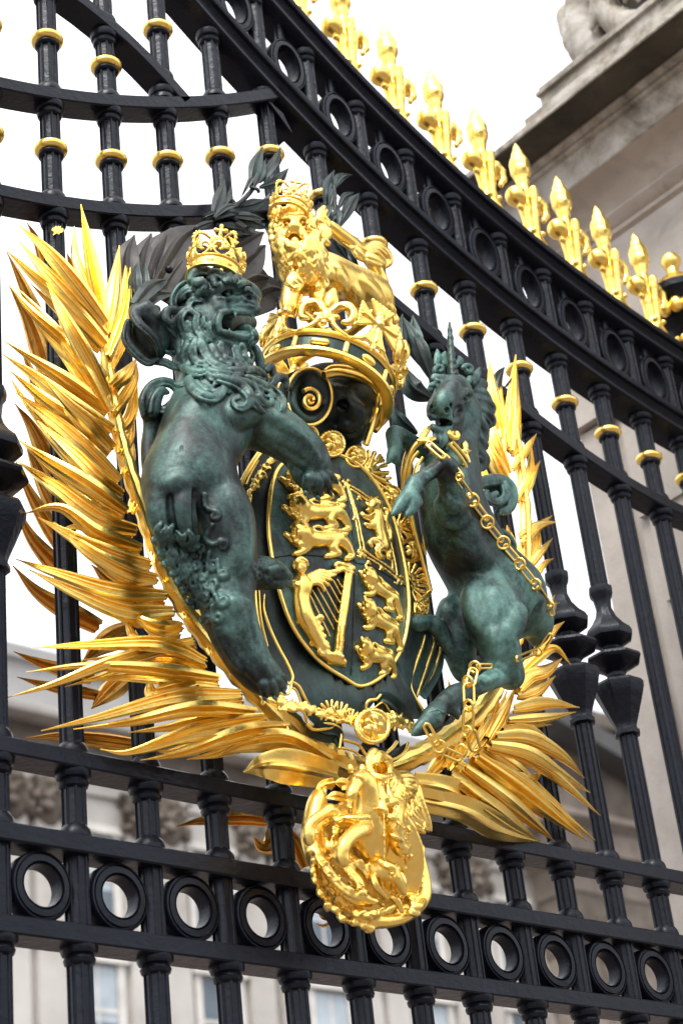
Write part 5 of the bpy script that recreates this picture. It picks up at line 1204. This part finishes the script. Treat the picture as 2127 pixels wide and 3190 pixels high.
# ================================================================ gilt lion on the large crown
def gold_lion():
    s=Sdf(.0021,.012); f=CR
    s.fchain(f,[(600,770,.225,140),(720,800,.215,132),(850,850,.20,120),(980,905,.185,120),(1070,965,.175,104)],.02,3)
    s.fchain(f,[(500,560,.235,130),(520,700,.235,150),(560,800,.23,140)],.02,3)
    s.fell(f,485,480,.25,105,120,110,0,.015)
    s.fchain(f,[(1040,930,.18,112),(1100,1030,.17,72),(1140,1110,.165,52),(1165,1190,.165,46)],.012,3); s.fchain(f,[(1165,1190,.168,44),(1200,1235,.172,40)],.008)
    s.fchain(f,[(930,930,.155,80),(900,1030,.15,54),(930,1110,.15,44)],.012,3)
    s.fchain(f,[(630,800,.25,66),(645,900,.25,50),(640,1000,.25,46),(630,1030,.255,50)],.010,3); s.fchain(f,[(470,860,.24,62),(450,960,.24,52),(440,1030,.24,48)],.010,3)
    s.freeze()
    for q in ([(690,780,0,40),(760,800,0,60),(820,880,0,50)],[(950,860,0,50),(1010,930,0,60),(1080,1020,0,40)],[(880,900,0,40),(930,960,0,40)],[(640,720,0,40),(660,800,0,40)]): s.fchain(f,q,.012,3,False,.7)
    s.fchain(f,[(860,900,0,10),(900,960,0,14),(960,1010,0,10)],.01,3,True,.3)
    # face: brow, nose, open mouth
    s.fell(f,488,550,0,70,70,170,0,.004,True,snap=.2)
    s.fchain(f,[(430,420,0,28),(470,400,0,26),(488,440,0,30),(485,470,0,32)],.006,3,False,.1); s.fchain(f,[(545,405,0,28),(510,400,0,26),(495,440,0,28)],.006,3,False,.1)
    s.fchain(f,[(455,475,0,26),(485,462,0,32),(515,475,0,26)],.005,3,False,-.2)
    s.fell(f,440,437,0,32,20,40,10,.003,True,snap=.1); s.fell(f,538,432,0,32,20,40,-10,.003,True,snap=.1); s.fball(f,440,438,0,13,.001,False,.5); s.fball(f,538,433,0,13,.001,False,.5)
    s.fchain(f,[(420,540,0,22),(440,500,0,28),(485,490,0,22),(530,500,0,28),(556,540,0,22)],.005,3,False,.1)
    s.fchain(f,[(430,560,.27,20),(450,600,.272,26),(490,622,.275,28),(530,602,.272,26),(552,560,.27,20)],.005,3); s.fchain(f,[(488,610,.262,24),(490,575,.27,26),(488,555,.272,16)],.006,3)
    for x in(452,528): s.fchain(f,[(x,600,.278,9),(x,572,.278,4)],.001,1)
    for x in(450,522): s.fchain(f,[(x,500,.282,10),(x,530,.28,4)],.001,1)
    g=np.random.default_rng(11)
    # mane: curled locks in rows running down from the face
    for row,(rx,ry) in enumerate(((125,135),(165,205),(178,290),(150,370))):
        m=9+row
        for j in range(m):
            a=-.2+(math.pi+.4)*j/(m-1); x=500+row*12+rx*math.cos(a); y=(500 if row<1 else 470)+ry*math.sin(a)+g.normal(0,8)
            w=1 if j%2 else -1; e=g.uniform(1.1,1.5); l=.25*math.cos(a)
            strands(s,f,[(x-12*w-20*l,y-44*e,.23,20),(x+18*w-8*l,y-10,.23,36),(x-14*w+8*l,y+26*e,.23,30),(x+16*w+16*l,y+52*e,.23,20),(x+0*w,y+46*e,.232,11)],.0015,4,snap=-.45)
    for j in range(9):
        a=math.pi+.1+(math.pi-.2)*j/8; x,y=488+118*math.cos(a),430+105*math.sin(a); strands(s,f,[(488+80*math.cos(a),440+70*math.sin(a),.25,16),(x,y,.25,24),(x+16*math.cos(a+1),y+16*math.sin(a+1),.25,14)],.002,3,snap=-.1)
    for x,y in ((610,1040),(635,1052),(660,1045),(425,1045),(450,1055),(1180,1250),(1205,1262),(1222,1245)): s.fchain(f,[(x,y-24,.256,18),(x,y,.258,20)],.003,1)
    for x,y in ((660,720),(690,800),(640,880),(700,860),(1165,1050),(1185,1110),(1140,1040)): strands(s,f,[(x,y-30,.22,16),(x+10,y,.22,22),(x-4,y+28,.22,10)],.002,3,snap=-.1)
    # tail with its tuft, ending in a long blade-like lock
    s.fchain(f,[(1090,960,.16,40),(1105,880,.155,36),(1080,800,.155,36),(1030,720,.16,38),(985,650,.165,44)],.008,4)
    for q in ([(985,650,.165,46),(930,600,.17,40),(900,570,.175,30),(915,545,.178,18)],[(980,640,.17,40),(1040,610,.165,50),(1100,640,.16,50),(1135,700,.155,40),(1110,735,.155,24)],[(1000,680,.175,36),(1050,700,.172,40),(1100,720,.168,28)],[(960,680,.175,30),(930,650,.18,34),(900,610,.18,24)],[(1040,600,.175,26),(1090,610,.172,26),(1140,660,.165,18)]): strands(s,f,q)
    s.fchain(f,[(925,610,.17,40),(860,560,.18,44),(780,500,.19,42),(715,445,.2,30)],.008,4)
    s.fchain(f,[(905,620,.185,16),(840,570,.197,14),(760,500,.207,10)],.004,3); s.fchain(f,[(890,580,.2,30),(800,510,.212,30),(730,455,.215,18)],.004,3,True)
    return s
o=gold_lion().build('gilt_lion',GOLD); tag(o,'crowned gilt lion with open mouth standing on the large crown','lion')
crown('tiny gilt crown on the head of the gilt lion, top of the emblem',CR,445,385,.262,140,10,R_(96),None,.40,None,True,.72,33)
# ================================================================ horseman and dragon badge
bd=thing('badge',BF.p(740,1100,.14),'round gilt badge of a horseman trampling a dragon, hung at the foot of the wreath','badge')
s=Sdf(.003,.012); f=BF
s.fell(f,775,1340,.135,545,640,80,-6,.02)
s.fchain(f,[(300,700,.15,60),(250,900,.15,70),(230,1150,.15,80),(330,1450,.15,70),(520,1750,.15,60),(700,1880,.15,50)],.02,3)
s.fchain(f,[(1230,1120,.16,40),(1260,1300,.16,44),(1310,1520,.16,50),(1320,1700,.165,46),(1230,1830,.165,44),(1080,1920,.165,46),(860,1950,.165,50),(680,1890,.165,44)],.012,4)
for x,y in ((1250,1180),(1262,1290),(1300,1400),(1260,1500),(270,1500),(1340,1600),(1350,1720)): s.fchain(f,[(x-10,y,.17,22),(x+14,y-14,.168,8)],.003,1)
for q in ([(250,1180,.165,40),(340,1400,.185,50),(520,1620,.19,46),(760,1740,.19,36),(850,1750,.19,24)],[(420,1240,.165,40),(540,1400,.185,46),(680,1560,.195,44),(740,1700,.195,34),(840,1740,.19,22)],[(300,1330,.165,30),(420,1560,.18,36),(620,1740,.185,30),(800,1790,.18,18)],[(520,1280,.165,36),(640,1360,.18,44),(740,1450,.185,40),(780,1560,.185,26)],[(640,1860,.175,40),(800,1880,.18,44),(900,1850,.18,30),(1040,1790,.18,26)],[(760,1890,.185,34),(830,1850,.19,24)],[(220,1120,.16,34),(270,1260,.17,44),(330,1300,.17,30)],[(330,1150,.16,34),(420,1230,.175,40),(450,1100,.175,30),(480,1000,.17,22)],[(1200,1780,.185,40),(1270,1800,.19,36),(1320,1740,.18,26)],[(1180,1850,.185,36),(1260,1870,.185,30)]): strands(s,f,q,.003)
for x,y,r in ((610,1420,46),(690,1390,44),(770,1420,40)): s.fell(f,x,y,.19,r,r*1.5,20,20,.004)
s.freeze(); g=np.random.default_rng(9)
for i in range(120):
    a=g.uniform(0,6.28); q=g.uniform(.42,.99); x,y=772+525*q*math.cos(a),1340+620*q*math.sin(a); b=a+g.normal(1.57,.5); l=g.uniform(25,60); s.fchain(f,[(x-l*math.cos(b),y-l*math.sin(b),.17,8),(x+g.normal(0,8),y,.17,17),(x+l*math.cos(b),y+l*math.sin(b),.17,6)],.0015,3,False,-.1); s.fchain(f,[(x-l*math.cos(b)+16,y-l*math.sin(b)+6,.17,8),(x+16,y+6,.17,10),(x+l*math.cos(b)+16,y+l*math.sin(b)+6,.17,6)],.001,2,True,.1)
for i in range(34):
    a=2*math.pi*i/34+g.normal(0,.05); x,y=770+(525+g.normal(0,18))*math.cos(a),1350+(620+g.normal(0,18))*math.sin(a); b=a+1.57+g.normal(0,.5)
    if y>760: strands(s,f,[(x-60*math.cos(b),y-60*math.sin(b),.155,26),(x+14*math.cos(a),y+14*math.sin(a),.165,40),(x+60*math.cos(b),y+60*math.sin(b),.158,18)],.002,3)
s.build('dragon_wing_frame',GOLD,bd)
s=Sdf(.0026,.01)
s.fchain(f,[(760,1420,.17,70),(860,1460,.19,90),(950,1450,.205,78),(1020,1520,.21,60),(1080,1600,.205,40),(1125,1680,.2,18)],.01,3)
s.fchain(f,[(900,1540,.19,60),(930,1630,.185,46),(945,1740,.18,16)],.008,3); s.freeze()
s.fell(f,985,1590,0,50,60,70,-40,.004,True,snap=.2); s.fball(f,1005,1480,0,30,.003,True,.1); s.fball(f,1005,1480,0,20,.001,False,.5)
for q in ([(890,1370,.21,20),(960,1400,.22,34),(1040,1440,.22,28),(1060,1480,.215,16)],[(1080,1500,.205,44),(1110,1560,.205,40),(1120,1640,.2,24)],[(820,1500,.2,30),(850,1600,.2,34),(960,1720,.19,20)],[(880,1360,.21,26),(940,1350,.21,20)],[(1000,1700,.185,30),(1060,1750,.185,30),(1100,1850,.18,22)]): strands(s,f,q,.003)
s.build('dragon',GOLD,bd)
s=Sdf(.0026,.012)
s.fchain(f,[(800,1260,.18,150),(780,1080,.195,150),(760,930,.21,110),(765,780,.22,90),(745,640,.228,78),(715,560,.232,66)],.02,3)
s.fchain(f,[(705,530,.238,64),(660,590,.245,52),(625,660,.25,40),(600,715,.252,34)],.01,3); s.fball(f,690,620,.235,46,.01)
for x in(600,715): s.fchain(f,[(x,480,.24,24),(x-4,440,.24,26),(x+6,424,.24,14)],.004,2)
s.fchain(f,[(740,1040,.23,84),(650,1080,.245,62),(560,1160,.25,46),(525,1240,.25,36),(510,1310,.245,36),(530,1370,.245,42)],.012,3)
s.fchain(f,[(690,960,.21,60),(520,960,.21,50),(440,900,.215,46),(395,855,.22,44),(310,910,.222,36),(235,965,.22,32),(190,1030,.215,32),(195,1110,.212,42),(200,1170,.21,30)],.01,3)
s.freeze()
s.fchain(f,[(650,520,0,20),(690,535,0,22),(720,560,0,14)],.004,2,False,.1); s.fball(f,660,552,0,16,.003,True,.2); s.fball(f,600,690,0,12,.002,True,.2); s.fchain(f,[(580,740,.25,18),(620,735,.25,24),(650,690,.25,20)],.004,2)
for q in ([(735,480,.225,26),(790,560,.215,36),(830,680,.21,36),(830,800,.205,26)],[(740,440,.225,20),(700,470,.235,22),(690,500,.24,12)],[(540,930,.235,18),(650,935,.245,26),(770,930,.24,26),(770,980,.235,18)],[(430,950,.22,18),(480,960,.225,30),(560,920,.23,20)],[(680,1000,0,20),(600,1060,0,20),(540,1150,0,14)]): strands(s,f,q,.003)
s.build('horse',GOLD,bd)
s=Sdf(.0026,.01)
s.fchain(f,[(960,560,.19,110),(975,690,.2,118),(1020,830,.205,100)],.02,3); s.fell(f,880,400,.195,120,105,100,0,.015)
s.fchain(f,[(1040,830,.225,86),(1020,960,.23,70),(1035,1090,.225,62),(1075,1220,.215,52),(1120,1260,.215,36)],.012,3); s.fell(f,1190,1330,.17,90,170,80,10,.02)
s.fchain(f,[(1060,560,.2,60),(1150,560,.2,56),(1190,640,.2,50),(1120,740,.21,44)],.012,3); s.fchain(f,[(860,560,.22,50),(880,700,.235,46),(900,850,.24,36),(925,870,.245,30)],.01,3)
s.freeze()
s.fell(f,905,450,0,46,54,80,0,.004,True,snap=.2)
for q in ([(790,470,.22,30),(780,380,.215,40),(820,300,.21,44),(850,285,.21,24)],[(850,400,.225,30),(870,330,.22,42),(915,310,.215,30)],[(930,330,.215,34),(970,370,.21,40),(990,420,.205,26)],[(820,480,.225,24),(830,560,.23,26),(900,590,.235,22)],[(800,510,.23,28),(900,540,.24,34),(1000,520,.23,30)],[(1090,600,.215,24),(1160,570,.22,34),(1240,580,.21,24)],[(1100,640,.22,24),(1170,640,.22,32),(1240,660,.21,20)],[(900,640,.24,16),(940,740,.245,26),(970,720,.245,16)],[(960,600,.235,14),(985,730,.24,22),(1010,640,.235,14)],[(950,800,.24,30),(1020,770,.24,44),(1090,790,.23,30)],[(950,910,.24,20),(1010,930,.245,30),(1080,940,.235,20)],[(1000,1100,.245,16),(1050,1130,.245,24),(1110,1180,.23,20)],[(1080,1200,.23,24),(1150,1230,.22,30),(1180,1200,.215,14)],
  [(1180,700,.19,50),(1230,820,.19,50),(1290,920,.185,40),(1340,1000,.18,24)],[(1120,800,.2,40),(1200,920,.2,44),(1280,990,.19,34),(1360,1060,.18,18)],[(1250,640,.18,40),(1280,760,.18,40),(1350,940,.175,30),(1385,1060,.17,16)],[(1130,900,.2,34),(1210,1000,.195,36),(1320,1080,.185,20)],[(1110,960,.205,26),(1150,1060,.2,30),(1160,1140,.2,20)]): strands(s,f,q,.003)
s.fchain(f,[(925,880,.25,11),(930,1110,.245,9),(930,1380,.235,9)],.002,1); s.fchain(f,[(860,840,.25,14),(960,850,.25,14)],.002,1)
g=np.random.default_rng(3)
for x0,y0,x1,y1,m in ((880,560,1060,720,9),(1090,560,1230,740,8),(930,740,1090,900,7),(1180,800,1360,1040,9),(780,280,980,420,8),(1000,960,1080,1200,6)):
    for i in range(m):
        x=g.uniform(x0,x1); y=g.uniform(y0,y1); a=g.uniform(.6,2.2); l=g.uniform(30,60); s.fchain(f,[(x-l*math.cos(a),y-l*math.sin(a),.23,8),(x+g.normal(0,10),y,.23,15),(x+l*math.cos(a),y+l*math.sin(a),.23,6)],.0015,3,False,-.1)
        s.fchain(f,[(x-l*math.cos(a)+14,y-l*math.sin(a),.23,7),(x+14,y,.23,9),(x+l*math.cos(a)+14,y+l*math.sin(a),.23,6)],.001,2,True,.1)
s.build('rider',GOLD,bd)
for i,q in enumerate(([(310,900,.15,0),(320,640,.16,0),(440,585,.165,0)],[(440,590,.16,0),(545,600,.165,0),(560,660,.165,0)],[(360,740,.165,0),(460,720,.17,0),(550,740,.165,0)])): blade(f,[p[:3] for p in q],52,bd,GOLD,roll=20*i,prof=PROF1,name='ribbon',base=.9,peak=.6)
# ================================================================ unicorn's coronet and chain
cn_=thing('coronet',UH.p(520,1300,.26),'gilt coronet with a small fleur worn as a collar round the neck of the unicorn','collar')
for pts,r in (([(440,1165,.30),(350,1185,.29),(270,1245,.275),(212,1370,.255),(185,1500,.24),(174,1640,.225)],27),([(310,1285,.285),(248,1370,.27),(222,1500,.255),(222,1590,.245)],17),([(350,1340,.285),(305,1420,.275),(285,1510,.27)],15),([(595,1215,.30),(680,1310,.295),(745,1410,.285),(785,1560,.27)],20),([(630,1195,.297),(715,1290,.29),(780,1390,.28),(800,1500,.27)],16),([(400,1230,.31),(440,1290,.315),(490,1330,.315)],15)): gtube(UH,pts,r,cn_,'band')
s=Sdf(.003,.003)
for i in range(7):
    t=i/6; x,y=615+170*t,1215+290*t; s.fchain(UH,[(x,y,.298-.02*t,16),(x+14,y-8,.30-.02*t,10)],.002,1)
s.fchain(UH,[(640,1130,.27,34),(665,1125,.275,30),(665,1155,.277,24),(630,1160,.277,20),(590,1120,.275,30),(600,1080,.27,20)],.005,3)
s.fchain(UH,[(740,1185,.27,12),(742,1230,.275,36),(745,1270,.278,20)],.003,2); s.fchain(UH,[(700,1280,.275,16),(745,1290,.282,20),(795,1280,.272,16)],.003,2); s.fchain(UH,[(750,1300,.28,22),(770,1380,.278,26),(785,1420,.272,22)],.004,2); s.fchain(UH,[(775,1400,.278,24),(790,1460,.272,24)],.003,1)
s.fchain(UH,[(420,1050,.27,14),(380,1100,.275,30),(330,1170,.28,26)],.004,3); s.fchain(UH,[(370,1250,.305,8),(405,1190,.31,16),(440,1150,.30,8)],.003,2); s.fchain(UH,[(300,1185,.29,16),(380,1190,.30,26),(460,1160,.30,18)],.004,2)
s.build('fleur',GOLD,cn_)
ch=thing('chain',UB.p(720,100,.28),'long gilt chain of rings and bars running down the flank of the unicorn','chain')
def onU(f,x,y,d,lift):
    """keep a chain point clear of the unicorn's flank"""
    p=f.p(x,y,d); t,V,L=USDF.onto([p])
    return p if np.isnan(t[0]) else CAM+V[0]*min(L[0],t[0]-lift)
def olink(f,x0,y0,x1,y1,d0,d1,w,r=11):
    """long link: two straight bars joined by round ends"""
    p0,p1=onU(f,x0,y0,d0,.010),onU(f,x1,y1,d1,.010); t=p1-p0; L=np.linalg.norm(t); t/=L; sd=np.cross(t,-FW); sd/=np.linalg.norm(sd); W=f.r(p0,w); pts=[]
    for i in range(9): a=math.pi*i/8; pts.append(p1-t*W+W*(sd*math.cos(a)+t*math.sin(a)))
    for i in range(9): a=math.pi+math.pi*i/8; pts.append(p0+t*W+W*(sd*math.cos(a)+t*math.sin(a)))
    pts.append(pts[0]); pts.append(pts[1]); mb=MB(); mb.tube(pts,f.r(p0,r),8,True,1.,-FW); mb.build('link',GOLD,ch,60)
def rlink(f,x,y,d,R,r=11,tw=0.):
    p=onU(f,x,y,d,.014); u=f.r(p,R); c,q=math.cos(R_(tw)),math.sin(R_(tw)); A=RT*c-FW*q; pts=[p+u*(A*math.cos(a)+UP*math.sin(a)) for a in np.linspace(0,2*math.pi+.3,22)]
    mb=MB(); mb.tube(pts,f.r(p,r),8,True,1.,np.cross(A,UP)); mb.build('link',GOLD,ch,60)
olink(UH,395,1205,555,1345,.33,.35,24,12); olink(UH,545,1320,705,1510,.35,.34,22,13); rlink(UH,695,1525,.335,38,11,30); olink(UH,690,1555,805,1715,.335,.325,24,12); rlink(UH,815,1745,.32,58,13); olink(UH,830,1765,960,1930,.315,.31,24,12)
rlink(UB,695,18,.308,56,12); olink(UB,715,35,825,190,.305,.30,24,11); rlink(UB,830,215,.30,55,12); olink(UB,840,235,960,385,.298,.29,22,11); rlink(UB,970,395,.29,54,12); olink(UB,980,415,1110,565,.29,.285,24,11); rlink(UB,1115,580,.285,50,12,35); olink(UB,1125,600,1245,750,.285,.28,24,11); rlink(UB,1252,758,.28,46,12,35); olink(UB,1265,785,1365,935,.275,.265,24,11); rlink(UB,1372,942,.26,42,11,40); olink(UB,1380,950,1400,1030,.255,.24,18,10)
olink(UB,1385,1190,1300,1330,.17,.19,26,12); rlink(UB,1270,1345,.2,36,11,20); olink(UB,1260,1340,1085,1410,.2,.21,22,12); olink(UB,870,1470,740,1470,.30,.315,18,10)
rlink(UB,722,1480,.325,48,14,30); olink(UB,715,1490,680,1640,.33,.33,38,12); rlink(UB,660,1605,.335,46,14,40); olink(UB,668,1620,675,1830,.335,.33,44,13); rlink(UB,668,1815,.335,48,14,45); olink(UB,668,1835,665,2040,.33,.31,44,13); rlink(UB,655,2040,.31,46,14,45)
olink(RB,445,1140,478,1250,.30,.27,26,9); rlink(RB,400,1248,.265,30,9,30); olink(RB,300,1248,400,1292,.26,.265,20,8); rlink(RB,283,1228,.26,32,9); olink(RB,210,1110,275,1220,.265,.26,16,8)
# ================================================================ bronze foliage behind the emblem
DL=Fr(400,300,3.136); CL=Fr(900,300,3.136)
lf=thing('laurel_branch',DL.p(900,1150,.05),'dark green bronze laurel sprays sprouting behind the crowns and the unicorn','laurel branch')
for q,w in (([(940,815,.05),(900,950,.07),(830,1170,.08)],62),([(1000,880,.05),(985,960,.07),(900,1110,.08)],40),([(1310,495,.06),(1240,680,.08),(1200,900,.08)],66),([(1490,490,.05),(1400,680,.08),(1280,850,.08)],64),([(1335,620,.07),(1290,760,.09),(1230,880,.09)],44),([(1568,700,.06),(1450,830,.08),(1280,890,.08)],58),([(1095,1000,.06),(1160,880,.08),(1250,720,.08)],34),([(1350,1010,.06),(1230,1050,.08),(1050,1090,.08)],56),([(1350,1290,.07),(1230,1230,.10),(1000,1120,.10)],66),([(1190,1310,.08),(1050,1300,.10),(860,1260,.10)],66),([(1330,1200,.08),(1180,1170,.11),(980,1160,.11)],50),([(1260,1350,.07),(1130,1350,.09),(940,1280,.09)],44),([(700,1235,.07),(760,1180,.09),(900,1130,.10)],40),([(605,1320,.07),(680,1280,.09),(830,1220,.10)],40),([(1130,1180,.1),(1010,1130,.12),(850,1200,.11)],40),([(1080,1060,.1),(960,1080,.12),(840,1180,.12)],40)): blade(DL,q,w,lf,BRDARK,prof=PROF1,name='leaf',base=.25,peak=.45)
gtube(DL,[(830,1200,.085),(960,1120,.09),(1100,1030,.09),(1180,950,.085),(1230,880,.08)],24,lf,'twig',BRDARK); gtube(DL,[(1200,890,.09),(1260,910,.1),(1275,940,.1)],18,lf,'twig',BRDARK)
for q,w in (([(442,722,.05),(370,900,.08),(360,1060,.08)],52),([(530,745,.05),(470,800,.07),(440,920,.08)],32),([(620,765,.06),(530,790,.08),(440,900,.08)],30),([(440,880,.08),(430,980,.09),(400,1090,.09)],46),([(635,935,.06),(540,990,.08),(480,1100,.08)],40),([(686,946,.05),(600,1060,.08),(490,1270,.08)],62),([(430,1030,.08),(365,1130,.10),(350,1230,.1)],54),([(540,1120,.08),(440,1160,.10),(400,1270,.1)],34),([(470,1060,.08),(470,1180,.1),(470,1290,.1)],50),([(420,1350,.06),(480,1430,.08),(560,1568,.08)],60),([(550,1480,.06),(600,1600,.08),(680,1720,.08)],70)): blade(CL,q,w,lf,BRDARK,prof=PROF1,name='leaf',base=.3,peak=.45)
gtube(CL,[(440,880,.08),(450,1050,.09),(460,1250,.09),(500,1450,.07),(620,1650,.06)],20,lf,'twig',BRDARK)
for f,q,w in ((UH,[(160,20,.05),(260,250,.08),(440,560,.08)],95),(UH,[(240,130,.07),(330,330,.1),(430,600,.1)],80),(UH,[(165,470,.06),(250,680,.09),(430,790,.09)],110),(UH,[(60,830,.04),(120,960,.06),(300,1120,.06)],70),(UH,[(240,1100,.05),(170,1140,.06),(330,1230,.07)],60),(UH,[(1120,488,.04),(1060,600,.05),(1030,760,.05)],58),(UH,[(1272,590,.05),(1210,605,.06),(1120,680,.06)],26),(CR,[(1240,1070,.06),(1230,1200,.08),(1260,1350,.08)],46),(CR,[(1310,1080,.06),(1330,1250,.08),(1360,1420,.08)],56)): blade(f,q,w,lf,BRDARK,prof=PROF1,name='leaf',base=.3,peak=.45)
mt=thing('mantling',PL.p(1000,500,.05),'brown bronze mantling with torn leaf-like edges behind the head of the bronze lion','mantling')
for f,q,w in ((PL,[(822,258,.05),(775,400,.06),(800,640,.06)],80),(PL,[(925,248,.06),(865,420,.07),(850,660,.07)],90),(PL,[(1050,215,.07),(960,380,.08),(880,620,.08)],120),(PL,[(1225,195,.07),(1080,320,.09),(930,600,.09)],130),(PL,[(1300,330,.07),(1120,430,.09),(960,640,.09)],140),(CR,[(275,500,.06),(130,570,.08),(-60,700,.08)],110),(CR,[(285,590,.05),(150,700,.07),(-40,860,.07)],130),(CR,[(320,820,.05),(200,820,.07),(60,900,.07)],140),(CR,[(420,900,.04),(300,900,.05),(120,1000,.06)],150),(CR,[(250,420,.05),(150,470,.06),(0,560,.07)],70)): blade(f,q,w,mt,BRBROWN,roll=0,prof=PROF1,name='leaf',base=.8,peak=.5)
for q,w in (([(842,425,.09),(825,520,.1),(835,680,.1)],48),([(890,430,.09),(880,530,.1),(870,680,.1)],40),([(1030,528,.10),(930,570,.12),(830,680,.12)],60),([(1080,610,.10),(950,630,.12),(840,740,.12)],50)): blade(PL,q,w,mt,BRDARK,prof=PROF1,name='leaf',base=.6,peak=.45)
mb=MB(); mb.ball(PL.p(1033,470,.12),.009,10); mb.build('bolt',BLACK,mt)
# splash of gold leaf left on one bar
g=np.random.default_rng(5); P=[]
for i in range(26):
    a=2*math.pi*i/26; r=18*(.65+.5*g.random()); P.append(at(181+r*math.cos(a)*.95,717+r*math.sin(a)*.85,.0232))
q=[p+np.array([0,.004,0]) for p in P]; mb=MB(); n=len(P); mb.add(P+q,[tuple(range(n))]+[(i,i+n,(i+1)%n+n,(i+1)%n) for i in range(n)]); mb.build('gold_splash',GOLD,gate,None,False)
